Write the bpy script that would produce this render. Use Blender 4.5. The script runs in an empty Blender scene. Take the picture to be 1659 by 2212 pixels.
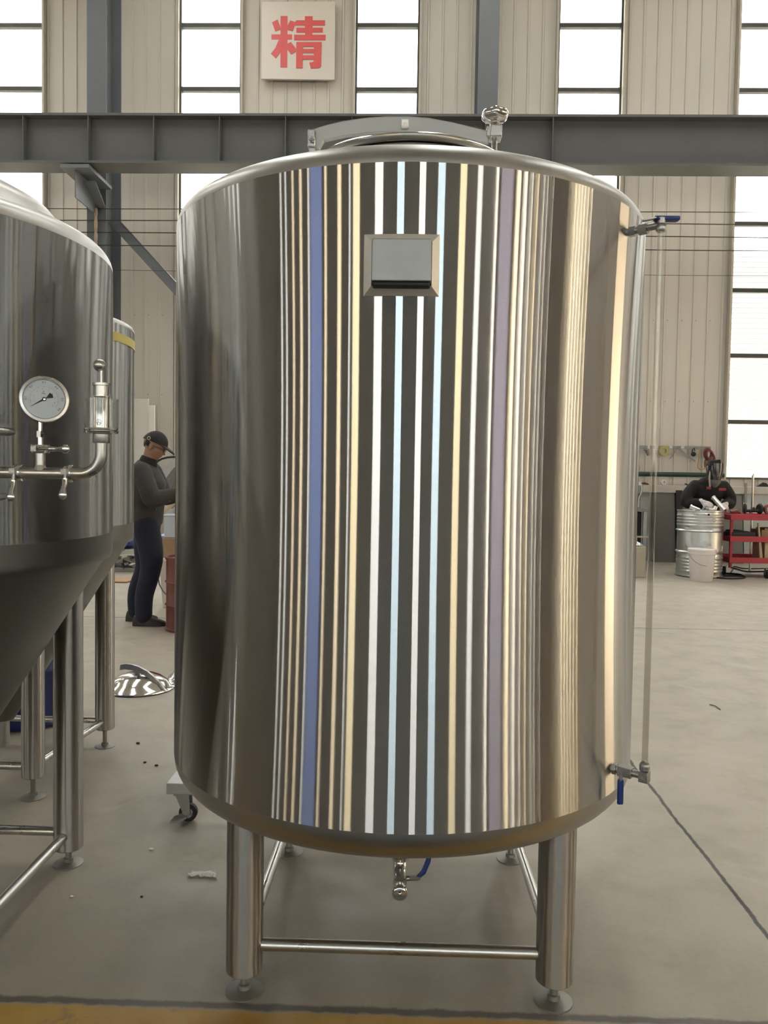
import bpy, bmesh, math, random
from mathutils import Vector, Matrix
from math import sin, cos, pi, radians, sqrt, atan2
random.seed(7)
C = bpy.context.scene.collection
S = bpy.context.scene

# ------------------------------------------------------------------ camera
F = 1720.0; CAMH = 1.3
RM = (Matrix.Rotation(radians(1.6), 3, 'Z') @ Matrix.Rotation(radians(90 - 2.5), 3, 'X') @ Matrix.Rotation(radians(0.9), 3, 'Z'))
cam_d = bpy.data.cameras.new('camera'); cam = bpy.data.objects.new('camera', cam_d); C.objects.link(cam)
cam.matrix_world = Matrix.Translation((0, 0, CAMH)) @ RM.to_4x4()
cam_d.sensor_fit = 'VERTICAL'; cam_d.sensor_height = 36.0; cam_d.sensor_width = 27.0
cam_d.lens = F / 2212 * 36.0; cam_d.clip_start = 0.05; cam_d.clip_end = 400
S.camera = cam
# ------------------------------------------------------------------ look
S.view_settings.view_transform = 'Standard'; S.view_settings.look = 'None'
S.view_settings.gamma = 1; S.view_settings.use_curve_mapping = False
S.view_settings.exposure = 1.42
S.cycles.use_denoising = True
S.cycles.max_bounces = 10; S.cycles.diffuse_bounces = 5; S.cycles.glossy_bounces = 5
S.cycles.transmission_bounces = 6; S.cycles.transparent_max_bounces = 12
S.cycles.sample_clamp_indirect = 8; S.cycles.caustics_reflective = False; S.cycles.caustics_refractive = False
# ------------------------------------------------------------------ sky and sun
w = bpy.data.worlds.new('sky'); S.world = w; w.use_nodes = True
bg = w.node_tree.nodes['Background']; bg.inputs[0].default_value = (1.0, .975, .93, 1); bg.inputs[1].default_value = 3.6
sd = bpy.data.lights.new('sun', 'SUN'); sd.energy = 30; sd.angle = radians(1.0); sd.color = (1, .92, .80)
sun = bpy.data.objects.new('sun', sd); C.objects.link(sun)
sv = Vector((-cos(radians(30)) * cos(radians(5)), -cos(radians(30)) * sin(radians(5)), -sin(radians(30))))
sun.rotation_euler = sv.to_track_quat('-Z', 'Y').to_euler(); sun.location = (30, 12, 20)

def portal(loc, sx, sy, rot):
    d = bpy.data.lights.new('daylight_portal', 'AREA'); d.shape = 'RECTANGLE'; d.size = sx; d.size_y = sy
    d.energy = 1; d.cycles.is_portal = True
    o = bpy.data.objects.new('daylight_portal', d); C.objects.link(o); o.location = loc; o.rotation_euler = rot

# ------------------------------------------------------------------ pixel helpers (1659 x 2212)
def ray(x, y): return RM @ Vector(((x - 829.5) / F, -(y - 1106) / F, -1))
def at(x, y, Y):
    d = ray(x, y); return Vector((0, 0, CAMH)) + d * (Y / d.y)
def flo(x, y, z=0.0):
    d = ray(x, y); return Vector((0, 0, CAMH)) + d * ((z - CAMH) / d.z)

# ------------------------------------------------------------------ mesh builder
class MB:
    def __init__(s): s.v = []; s.f = []
    def add(s, vs, fs):
        n = len(s.v); s.v += [Vector(q) for q in vs]; s.f += [tuple(n + i for i in f) for f in fs]; return s
    def box(s, c, d, rot=None):
        hx, hy, hz = d[0] / 2, d[1] / 2, d[2] / 2
        vs = [Vector((x, y, z)) for x in (-hx, hx) for y in (-hy, hy) for z in (-hz, hz)]
        if rot is not None: vs = [rot @ q for q in vs]
        return s.add([q + Vector(c) for q in vs], [(0, 1, 3, 2), (4, 6, 7, 5), (0, 4, 5, 1), (2, 3, 7, 6), (0, 2, 6, 4), (1, 5, 7, 3)])
    def bx(s, x0, x1, y0, y1, z0, z1): return s.box(((x0 + x1) / 2, (y0 + y1) / 2, (z0 + z1) / 2), (x1 - x0, y1 - y0, z1 - z0))
    def lathe(s, prof, c=(0, 0, 0), axis=(0, 0, 1), n=48, cap=True):
        # prof: list of (r, h) from low h to high
        q = Vector(axis).normalized().to_track_quat('Z', 'Y'); c = Vector(c); vs = []; fs = []
        for r, h in prof:
            for i in range(n):
                a = 2 * pi * i / n; vs.append(c + q @ Vector((r * cos(a), r * sin(a), h)))
        m = len(prof)
        for j in range(m - 1):
            for i in range(n):
                k = (i + 1) % n; fs.append((j * n + i, j * n + k, (j + 1) * n + k, (j + 1) * n + i))
        if cap:
            if prof[0][0] > 1e-6: fs.append(tuple(range(n - 1, -1, -1)))
            if prof[-1][0] > 1e-6: fs.append(tuple((m - 1) * n + i for i in range(n)))
        return s.add(vs, fs)
    def cyl(s, a, b, r, r2=None, n=24):
        a = Vector(a); b = Vector(b); return s.lathe([(r, 0), (r if r2 is None else r2, (b - a).length)], a, b - a, n)
    def tube(s, pts, r, n=12, closed=False, cap=True):
        pts = [Vector(p) for p in pts]; m = len(pts); rs = r if isinstance(r, (list, tuple)) else [r] * m
        up = None; vs = []; fs = []
        for i, p in enumerate(pts):
            t = (pts[(i + 1) % m] - pts[i - 1]) if closed else (pts[min(i + 1, m - 1)] - pts[max(i - 1, 0)])
            t.normalize()
            if up is None: up = t.orthogonal().normalized()
            else:
                up = up - t * up.dot(t)
                if up.length < 1e-6: up = t.orthogonal()
                up.normalize()
            sd_ = t.cross(up)
            for k in range(n):
                a = 2 * pi * k / n; vs.append(p + (up * cos(a) + sd_ * sin(a)) * rs[i])
        for j in range(m if closed else m - 1):
            j2 = (j + 1) % m
            for k in range(n):
                k2 = (k + 1) % n; fs.append((j * n + k, j * n + k2, j2 * n + k2, j2 * n + k))
        if not closed and cap: fs.append(tuple(range(n - 1, -1, -1))); fs.append(tuple((m - 1) * n + k for k in range(n)))
        return s.add(vs, fs)
    def ball(s, c, r, n=20, sc=(1, 1, 1), rot=None):
        vs = []; fs = []; m = n // 2
        for j in range(m + 1):
            th = pi * j / m - pi / 2
            for i in range(n):
                a = 2 * pi * i / n; q = Vector((cos(th) * cos(a) * r * sc[0], cos(th) * sin(a) * r * sc[1], sin(th) * r * sc[2]))
                if rot is not None: q = rot @ q
                vs.append(q + Vector(c))
        for j in range(m):
            for i in range(n):
                k = (i + 1) % n; fs.append((j * n + i, j * n + k, (j + 1) * n + k, (j + 1) * n + i))
        return s.add(vs, fs)
    def prism(s, pts, d):
        # pts: planar 3D polygon, d: extrusion vector
        d = Vector(d); pts = [Vector(p) for p in pts]; n = len(pts)
        fs = [tuple(range(n)), tuple(range(2 * n - 1, n - 1, -1))] + [(i, i + n, (i + 1) % n + n, (i + 1) % n) for i in range(n)]
        return s.add(pts + [p + d for p in pts], fs)
    def loft(s, rings):
        # rings: list of equal length point loops, capped
        n = len(rings[0]); vs = [p for r in rings for p in r]; fs = []
        for j in range(len(rings) - 1):
            for i in range(n):
                k = (i + 1) % n; fs.append((j * n + i, j * n + k, (j + 1) * n + k, (j + 1) * n + i))
        fs.append(tuple(range(n - 1, -1, -1))); fs.append(tuple((len(rings) - 1) * n + i for i in range(n)))
        return s.add(vs, fs)
    def obj(s, name, m, parent=None, smooth=35, bevel=0, seg=2):
        me = bpy.data.meshes.new(name)
        me.from_pydata([tuple(q) for q in s.v], [], s.f)
        b = bmesh.new(); b.from_mesh(me); bmesh.ops.remove_doubles(b, verts=b.verts, dist=1e-5)
        bmesh.ops.recalc_face_normals(b, faces=b.faces); b.to_mesh(me); b.free()
        if smooth:
            me.polygons.foreach_set('use_smooth', [True] * len(me.polygons)); me.set_sharp_from_angle(angle=radians(smooth))
        me.materials.append(m)
        o = bpy.data.objects.new(name, me); C.objects.link(o)
        if parent is not None: place_under(o, parent)
        if bevel:
            md = o.modifiers.new('bevel', 'BEVEL'); md.width = bevel; md.segments = seg; md.limit_method = 'ANGLE'; md.angle_limit = radians(40)
        return o
def world_loc(o):
    p = Vector(o.location)
    while o.parent is not None: o = o.parent; p += Vector(o.location)
    return p
def place_under(o, parent):
    # meshes are built in world coordinates; parents carry translation only
    o.parent = parent; o.location = -world_loc(parent)
def thing(name, label, cat, loc=(0, 0, 0), group=None):
    o = bpy.data.objects.new(name, None); C.objects.link(o); o.location = loc; o.empty_display_size = .1
    o['label'] = label; o['category'] = cat
    if group: o['group'] = group
    return o
def tag(o, label, cat, group=None, kind=None):
    o['label'] = label; o['category'] = cat
    if group: o['group'] = group
    if kind: o['kind'] = kind
    return o
def struct(o): o['kind'] = 'structure'; return o
def remeshed(mb, name, m, parent, voxel=.01, it=4):
    me = bpy.data.meshes.new('tmp'); me.from_pydata([tuple(q) for q in mb.v], [], mb.f)
    b = bmesh.new(); b.from_mesh(me); bmesh.ops.recalc_face_normals(b, faces=b.faces); b.to_mesh(me); b.free()
    o = bpy.data.objects.new('tmp', me); C.objects.link(o)
    r = o.modifiers.new('r', 'REMESH'); r.mode = 'VOXEL'; r.voxel_size = voxel; r.use_smooth_shade = True
    q = o.modifiers.new('s', 'SMOOTH'); q.iterations = it; q.factor = .5
    bpy.context.view_layer.update()
    nm = bpy.data.meshes.new_from_object(o.evaluated_get(bpy.context.evaluated_depsgraph_get()))
    bpy.data.objects.remove(o); nm.name = name
    nm.polygons.foreach_set('use_smooth', [True] * len(nm.polygons)); nm.materials.clear(); nm.materials.append(m)
    o = bpy.data.objects.new(name, nm); C.objects.link(o)
    if parent is not None: place_under(o, parent)
    return o

# ------------------------------------------------------------------ materials
def mat(name, col, rough=.5, metal=0, var=.08, vscale=8, bump=0, bscale=60, spec=.5, stretch=(1, 1, 1), rvar=.0):
    m = bpy.data.materials.new(name); m.use_nodes = True; nt = m.node_tree; N = nt.nodes; L = nt.links
    p = N['Principled BSDF']; p.inputs['Roughness'].default_value = rough; p.inputs['Metallic'].default_value = metal
    p.inputs['Specular IOR Level'].default_value = spec
    tc = N.new('ShaderNodeTexCoord'); mp = N.new('ShaderNodeMapping'); mp.inputs['Scale'].default_value = stretch
    L.new(tc.outputs['Object'], mp.inputs[0])
    nz = N.new('ShaderNodeTexNoise'); nz.inputs['Scale'].default_value = vscale; nz.inputs['Detail'].default_value = 5
    L.new(mp.outputs[0], nz.inputs[0])
    mx = N.new('ShaderNodeMix'); mx.data_type = 'RGBA'
    mx.inputs[6].default_value = (*[c * (1 - var) for c in col], 1); mx.inputs[7].default_value = (*[min(1, c * (1 + var)) for c in col], 1)
    L.new(nz.outputs[0], mx.inputs[0]); L.new(mx.outputs[2], p.inputs['Base Color'])
    if rvar:
        mr = N.new('ShaderNodeMapRange'); mr.inputs[1].default_value = .3; mr.inputs[2].default_value = .7
        mr.inputs[3].default_value = max(.02, rough - rvar); mr.inputs[4].default_value = rough + rvar
        L.new(nz.outputs[0], mr.inputs[0]); L.new(mr.outputs[0], p.inputs['Roughness'])
    if bump:
        n2 = N.new('ShaderNodeTexNoise'); n2.inputs['Scale'].default_value = bscale; L.new(mp.outputs[0], n2.inputs[0])
        bp = N.new('ShaderNodeBump'); bp.inputs['Strength'].default_value = bump; bp.inputs['Distance'].default_value = .01
        L.new(n2.outputs[0], bp.inputs['Height']); L.new(bp.outputs[0], p.inputs['Normal'])
    return m
def brushed(name, col, rough, aniso, wave=.0004, wscale=3.0, ws=(1, 1, .45)):
    # steel brushed around its own axis: reflections smear along the axis
    m = bpy.data.materials.new(name); m.use_nodes = True; nt = m.node_tree; N = nt.nodes; L = nt.links
    N.remove(N['Principled BSDF']); out = N['Material Output']
    g = N.new('ShaderNodeBsdfAnisotropic'); g.distribution = 'GGX'
    g.inputs['Roughness'].default_value = rough; g.inputs['Anisotropy'].default_value = aniso
    t = N.new('ShaderNodeTangent'); t.direction_type = 'RADIAL'; t.axis = 'Z'; L.new(t.outputs[0], g.inputs['Tangent'])
    tc = N.new('ShaderNodeTexCoord'); mp = N.new('ShaderNodeMapping'); mp.inputs['Scale'].default_value = (1.5, 1.5, 60)
    L.new(tc.outputs['Object'], mp.inputs[0]); nz = N.new('ShaderNodeTexNoise'); nz.inputs['Scale'].default_value = 6; nz.inputs['Detail'].default_value = 6
    L.new(mp.outputs[0], nz.inputs[0]); mx = N.new('ShaderNodeMix'); mx.data_type = 'RGBA'
    mx.inputs[6].default_value = (*[c * .93 for c in col], 1); mx.inputs[7].default_value = (*[c * 1.06 for c in col], 1)
    L.new(nz.outputs[0], mx.inputs[0]); L.new(mx.outputs[2], g.inputs['Color'])
    if wave:
        mp2 = N.new('ShaderNodeMapping'); mp2.inputs['Scale'].default_value = ws; L.new(tc.outputs['Object'], mp2.inputs[0])
        n2 = N.new('ShaderNodeTexNoise'); n2.inputs['Scale'].default_value = wscale; n2.inputs['Detail'].default_value = 1.0; L.new(mp2.outputs[0], n2.inputs[0])
        bp = N.new('ShaderNodeBump'); bp.inputs['Strength'].default_value = 1; bp.inputs['Distance'].default_value = wave
        L.new(n2.outputs[0], bp.inputs['Height']); L.new(bp.outputs[0], g.inputs['Normal'])
    L.new(g.outputs[0], out.inputs['Surface']); return m
def glassy(name, tint=(1, 1, 1), refl=.08, rough=.02):
    # thin pane: passes light straight, with a weak mirror sheen
    m = bpy.data.materials.new(name); m.use_nodes = True; nt = m.node_tree; N = nt.nodes; L = nt.links
    N.remove(N['Principled BSDF']); out = N['Material Output']
    t = N.new('ShaderNodeBsdfTransparent'); t.inputs[0].default_value = (*tint, 1)
    g = N.new('ShaderNodeBsdfAnisotropic'); g.inputs['Roughness'].default_value = rough
    fr = N.new('ShaderNodeLayerWeight'); fr.inputs[0].default_value = .5
    pw = N.new('ShaderNodeMath'); pw.operation = 'POWER'; pw.inputs[1].default_value = 4.5; L.new(fr.outputs['Facing'], pw.inputs[0])
    mr = N.new('ShaderNodeMath'); mr.operation = 'MULTIPLY_ADD'; mr.inputs[1].default_value = .6; mr.inputs[2].default_value = refl * .5; L.new(pw.outputs[0], mr.inputs[0])
    ms = N.new('ShaderNodeMixShader'); L.new(mr.outputs[0], ms.inputs[0]); L.new(t.outputs[0], ms.inputs[1]); L.new(g.outputs[0], ms.inputs[2])
    L.new(ms.outputs[0], out.inputs['Surface']); return m

M = {}
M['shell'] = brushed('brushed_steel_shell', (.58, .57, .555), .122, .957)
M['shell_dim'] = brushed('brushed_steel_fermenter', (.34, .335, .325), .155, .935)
M['legsteel'] = brushed('brushed_steel_tube', (.38, .37, .355), .36, .66, wave=0)
M['satin'] = mat('satin_steel', (.56, .55, .53), .30, 1, .05, 14, rvar=.05)
M['head'] = mat('satin_steel_head', (.46, .45, .435), .38, 1, .04, 10, rvar=.04)
M['arm'] = mat('ground_steel_bar', (.42, .42, .41), .5, 1, .05, 14)
M['cone'] = mat('satin_steel_cone_shaded', (.19, .187, .178), .45, 1, .06, 8, rvar=.05)  # steel darkened to put the dark floor reflection into its colour
M['polish'] = mat('polished_steel', (.72, .71, .69), .10, 1, .03, 8)
M['dullmetal'] = mat('dull_cast_steel', (.40, .39, .38), .38, 1, .12, 20, bump=.2)
M['foot'] = mat('dull_steel_foot', (.30, .29, .27), .55, .8, .12, 20)
M['plate'] = mat('grey_plate', (.36, .37, .365), .5, .75, .3, 12, rvar=.08)
M['wing'] = mat('plate_wing_steel', (.95, .92, .88), .55, 1, .03, 8)
M['rubber'] = mat('black_rubber', (.012, .012, .012), .6, 0, .2)
M['blue'] = mat('blue_vinyl_grip', (.018, .04, .20), .42, 0, .1)
M['beam'] = mat('grey_painted_steel', (.095, .097, .098), .6, 0, .15, 3, bump=.05)
M['column'] = mat('grey_painted_column', (.125, .138, .155), .5, 0, .12, 3)
M['columndark'] = mat('column_recess_shade', (.05, .055, .065), .6, 0, .12, 3)  # column paint darkened for the shade in its recess; unused
M['frame'] = mat('window_frame_dark', (.06, .062, .06), .5, 0, .15)
M['jamb'] = mat('window_jamb_trim', (.50, .46, .38), .5, 0, .1)
M['glass'] = glassy('window_glass', (.97, .985, .98))
M['glasswarm'] = glassy('window_glass_yellowed', (1.0, .92, .78))
M['glassblue'] = glassy('window_glass_blue', (.36, .43, .62))
M['glasslilac'] = glassy('window_glass_lilac', (.34, .33, .42))
M['glasscool'] = glassy('window_glass_cool', (.84, .94, 1.0))
def frosted(name, col):
    m = bpy.data.materials.new(name); m.use_nodes = True; nt = m.node_tree; N = nt.nodes; N.remove(N['Principled BSDF'])
    t = N.new('ShaderNodeBsdfTranslucent'); t.inputs[0].default_value = (*col, 1); d = N.new('ShaderNodeBsdfDiffuse'); d.inputs[0].default_value = (*[c * .8 for c in col], 1)
    x = N.new('ShaderNodeMixShader'); x.inputs[0].default_value = .25; nt.links.new(t.outputs[0], x.inputs[1]); nt.links.new(d.outputs[0], x.inputs[2]); nt.links.new(x.outputs[0], N['Material Output'].inputs['Surface']); return m
M['frost'] = frosted('frosted_pane', (.80, .80, .78)); M['frostwarm'] = frosted('frosted_pane_cream', (.84, .80, .70)); M['frostlilac'] = frosted('frosted_pane_lilac', (.34, .335, .39))
M['acrylic'] = glassy('clear_acrylic', (.90, .91, .89), .16, .05)
M['tubeglass'] = glassy('sight_tube_glass', (.80, .79, .74), .22, .05)
M['dado'] = mat('plaster_dado', (.40, .375, .35), .8, 0, .14, 3, bump=.15)
M['outer'] = mat('white_corrugated_facade', (.23, .26, .29), .5, 0, .04)
M['ground'] = mat('outside_concrete', (.55, .50, .42), .9, 0, .1, 1)
M['ceil'] = mat('roof_sheet', (.42, .42, .40), .6, 0, .1, 1)
M['sign'] = mat('sign_board', (.72, .66, .60), .35, .0, .05, 3, rvar=.06)
M['red'] = mat('red_vinyl', (.72, .11, .11), .4, 0, .06)
M['dial'] = mat('dial_white', (.56, .63, .69), .4, 0, .02)
M['ink'] = mat('dial_black_ink', (.01, .01, .012), .5, 0, .1)
M['inkred'] = mat('dial_red_ink', (.45, .18, .16), .5, 0, .1)
M['inkgrey'] = mat('dial_grey_ink', (.20, .22, .25), .5, 0, .1)
M['skin'] = mat('skin', (.30, .165, .115), .5, 0, .08, 20)
M['hair'] = mat('black_hair', (.012, .010, .009), .6, 0, .3, 60, bump=.5, bscale=200)
M['jacket'] = mat('charcoal_jacket', (.036, .036, .036), .8, 0, .18, 12, bump=.8, bscale=14)
M['jeans'] = mat('navy_jeans', (.010, .014, .030), .85, 0, .3, 15, bump=.8, bscale=12)
M['cap'] = mat('black_cap', (.010, .010, .010), .75, 0, .2)
M['shoe'] = mat('black_shoe', (.020, .018, .016), .55, 0, .2)
M['black'] = mat('black_cloth', (.012, .011, .012), .85, 0, .3, 12, bump=.8, bscale=14)
M['glove'] = mat('white_cotton_glove', (.62, .56, .55), .9, 0, .1, 20, bump=.4)
M['galv'] = mat('galvanised_steel', (.58, .60, .60), .32, .9, .10, 9, rvar=.07)
M['bucket'] = mat('white_plastic', (.72, .67, .67), .45, 0, .03)
M['redpaint'] = mat('red_painted_steel', (.36, .030, .045), .5, 0, .15)
M['sheet'] = mat('grey_steel_sheet', (.16, .16, .155), .45, .5, .12, 3, rvar=.05)
M['sheetblue'] = mat('pale_steel_sheet', (.36, .38, .38), .4, .4, .08, 3)
M['darkgap'] = mat('black_gap_and_gear', (.012, .012, .013), .6, 0, .2)
M['green'] = mat('dark_green_paint', (.012, .040, .028), .4, 0, .2)
M['card'] = mat('cardboard', (.36, .24, .15), .85, 0, .12)
M['wood'] = mat('pale_timber', (.52, .43, .30), .7, 0, .15, 6, stretch=(1, 1, 8))
M['beige'] = mat('beige_panel', (.40, .36, .29), .6, 0, .1, 4)
M['whitebox'] = mat('off_white_plastic', (.60, .57, .54), .5, 0, .05)
M['paleblue'] = mat('pale_blue_plastic', (.55, .62, .70), .5, 0, .05)
M['oxide'] = mat('red_oxide_paint', (.16, .040, .035), .45, 0, .2, 8)
M['bluedrum'] = mat('blue_plastic_drum', (.020, .035, .16), .35, 0, .1)
M['foil'] = mat('crumpled_foil', (.75, .75, .75), .2, 1, .05, 8, bump=1, bscale=25)
M['tape'] = mat('yellow_tape', (.62, .53, .16), .6, 0, .1)
M['olive'] = mat('olive_tape_roll', (.36, .32, .12), .5, 0, .1)
M['greytool'] = mat('grey_tool_steel', (.24, .24, .23), .5, .5, .15)
M['wire'] = mat('dark_cable', (.03, .028, .025), .6, 0, .1)
M['rust'] = mat('rusty_rod', (.36, .28, .22), .8, 0, .7, 9)
M['redbrown'] = mat('red_brown_hose', (.16, .035, .03), .5, 0, .15)
M['yellowhose'] = mat('amber_hose', (.42, .30, .13), .5, 0, .1)
M['pinkdisc'] = mat('pink_brown_disc', (.36, .22, .16), .7, 0, .08)
M['wrap'] = mat('clear_bubble_wrap', (.75, .75, .72), .2, 0, .3, 30, bump=1, bscale=60)
M['pebble'] = mat('dark_grit', (.03, .028, .026), .8, 0, .1)

def wall_mat():
    m = mat('white_cladding', (.60, .565, .51), .55, 0, .05, 2.5, stretch=(1, 1, .25)); nt = m.node_tree; N = nt.nodes; L = nt.links
    return m
M['wall'] = wall_mat()
M['wallbrown'] = mat('brown_grey_cladding', (.42, .375, .34), .6, 0, .12, .8)
M['walldark'] = mat('grey_cladding', (.33, .33, .33), .6, 0, .15, .8)
M['ribline'] = mat('cladding_seam', (.17, .155, .14), .8, 0, .15)

def floor_mat():
    m = bpy.data.materials.new('polished_concrete'); m.use_nodes = True; nt = m.node_tree; N = nt.nodes; L = nt.links
    p = N['Principled BSDF']; tc = N.new('ShaderNodeTexCoord'); sp = N.new('ShaderNodeSeparateXYZ'); L.new(tc.outputs['Object'], sp.inputs[0])
    def noise(sc, det=4, rough=.5, dist=0):
        n = N.new('ShaderNodeTexNoise'); n.inputs['Scale'].default_value = sc; n.inputs['Detail'].default_value = det
        n.inputs['Roughness'].default_value = rough; n.inputs['Distortion'].default_value = dist; L.new(tc.outputs['Object'], n.inputs[0]); return n.outputs[0]
    def math(op, a, b=None, c=None):
        n = N.new('ShaderNodeMath'); n.operation = op
        for i, q in enumerate((a, b, c)):
            if q is None: continue
            if isinstance(q, (int, float)): n.inputs[i].default_value = q
            else: L.new(q, n.inputs[i])
        return n.outputs[0]
    def step(v, e0, e1, o0=0, o1=1):
        n = N.new('ShaderNodeMapRange'); n.interpolation_type = 'SMOOTHSTEP'
        for i, q in enumerate((e0, e1, o0, o1)): n.inputs[i + 1].default_value = q
        L.new(v, n.inputs[0]); return n.outputs[0]
    def mix(f, a, b):
        n = N.new('ShaderNodeMix'); n.data_type = 'RGBA'
        for i, q in ((0, f), (6, a), (7, b)):
            if isinstance(q, tuple): n.inputs[i].default_value = (*q, 1)
            elif isinstance(q, (int, float)): n.inputs[i].default_value = q
            else: L.new(q, n.inputs[i])
        return n.outputs[2]
    n1 = noise(.9, 6, .6, .6); n2 = noise(5, 6, .65); n3 = noise(60, 3)
    base = mix(step(n1, .3, .7), (.345, .308, .248), (.405, .363, .298))
    base = mix(math('MULTIPLY', step(n2, .45, .75), .35), base, (.26, .235, .20))
    base = mix(math('MULTIPLY', step(n3, .3, .7), .12), base, (.48, .45, .40))
    # pale scuffs
    n4 = noise(2.2, 3, .5, 1.5); base = mix(math('MULTIPLY', step(n4, .60, .68), .18), base, (.52, .49, .44))
    # small dark pock marks
    pass
    # expansion joints
    wob = math('MULTIPLY', math('SUBTRACT', noise(3.5, 5, .7), .5), .035)
    def joint(axis, pos, wd):
        d = math('ABSOLUTE', math('ADD', math('SUBTRACT', sp.outputs[axis], pos), wob)); return step(d, wd, wd * .4)
    j = joint(0, 1.06, .010); jm = j
    for ax, ps, wd in ((1, 7.07, .012), (0, -4.94, .010), (0, 7.06, .010)): jm = math('MAXIMUM', jm, joint(ax, ps, wd))
    base = mix(math('MULTIPLY', jm, .97), base, (.02, .018, .015))
    # yellow painted band nearer than the tank feet, worn edge
    wob2 = math('MULTIPLY', math('SUBTRACT', noise(9, 6, .75), .5), .035)
    yv = math('ADD', sp.outputs[1], wob2)
    yel = mix(step(noise(4, 6, .7), .3, .7), (.46, .27, .045), (.60, .38, .085))
    yel = mix(math('MULTIPLY', step(noise(7, 5, .7), .58, .70), .6), yel, (.20, .17, .13))
    base = mix(math('MULTIPLY', step(yv, 1.872, 1.862), math('MULTIPLY', step(yv, 1.50, 1.51), .92)), base, yel)
    edge = step(math('ABSOLUTE', math('SUBTRACT', yv, 1.885)), .018, .006)
    base = mix(math('MULTIPLY', edge, .75), base, (.055, .045, .04))
    # floor darkened this side of the band, added to darken the steel's reflections
    base = mix(math('MULTIPLY', step(yv, 1.51, 1.50), .95), base, (.055, .058, .06))
    L.new(base, p.inputs['Base Color'])
    L.new(step(n2, .3, .7, .42, .58), p.inputs['Roughness']); p.inputs['IOR'].default_value = 1.45
    bp = N.new('ShaderNodeBump'); bp.inputs['Strength'].default_value = .12; bp.inputs['Distance'].default_value = .004
    L.new(math('SUBTRACT', noise(25, 5), math('MULTIPLY', jm, 1.5)), bp.inputs['Height']); L.new(bp.outputs[0], p.inputs['Normal'])
    return m
M['floor'] = floor_mat()

# ------------------------------------------------------------------ room shell
XL, XR, YF, YB, ZT = -30.0, 13.0, 13.3, -15.0, 10.4
ZS, ZW = 1.36, 9.3                      # window sill and head
struct(MB().bx(XL - .3, XR + .3, YB - .3, YF + .3, -.2, 0).obj('floor', M['floor'], smooth=0))
SKX = (10.0, 5.5, 1.0, -3.5, -8.0, -12.5)
cm = MB(); cur = XL
for q in sorted(SKX): cm.bx(cur, q - .5, YB, YF, ZT, ZT + .15); cm.bx(q - .5, q + .5, YB, 3.6, ZT, ZT + .15); cm.bx(q - .5, q + .5, 11.6, YF, ZT, ZT + .15); cur = q + .5
cm.bx(cur, XR, YB, YF, ZT, ZT + .15)
for k in range(12): cm.bx(XL, XR, YB + 1 + k * 2.4, YB + 1.12 + k * 2.4, ZT - .22, ZT)
struct(cm.obj('ceiling', M['ceil'], smooth=0))
for i, q in enumerate(SKX):
    o = struct(MB().bx(q - .5, q + .5, 3.6, 11.6, ZT + .06, ZT + .07).obj('window_%d' % (60 + i), M['glass'], smooth=0)); portal((q, 7.6, ZT + .2), 1.0, 8.0, (0, 0, 0))  # unseen skylights, added to brighten the hall and the far floor

def ribbed(mb, x0, x1, z0, z1, y, sgn=-1, pitch=.232, axis='x', rib=.022):
    """cladding sheet with raised ribs; sgn: side (in y or x) the ribs stand on"""
    t = .08; pts = [(x0, 0)]; k = math.ceil(x0 / pitch)
    while k * pitch < x1:
        c = k * pitch
        for dx, dy in ((-.022, 0), (-.013, 1), (.013, 1), (.022, 0)):
            if x0 < c + dx < x1: pts.append((c + dx, dy * rib))
        k += 1
    pts.append((x1, 0)); n = len(pts); vs = []; fs = []
    for z in (z0, z1):
        for a, b in pts: vs.append((a, y + sgn * b, z) if axis == 'x' else (y + sgn * b, a, z))
        for a, b in pts: vs.append((a, y - sgn * t, z) if axis == 'x' else (y - sgn * t, a, z))
    for i in range(n - 1):
        fs += [(i, i + 1, 2 * n + i + 1, 2 * n + i), (n + i, n + i + 1, 3 * n + i + 1, 3 * n + i), (i, i + 1, n + i + 1, n + i), (2 * n + i, 2 * n + i + 1, 3 * n + i + 1, 3 * n + i)]
    fs += [(0, n, 3 * n, 2 * n), (n - 1, 2 * n - 1, 4 * n - 1, 3 * n - 1)]
    mb.add(vs, fs)

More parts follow.
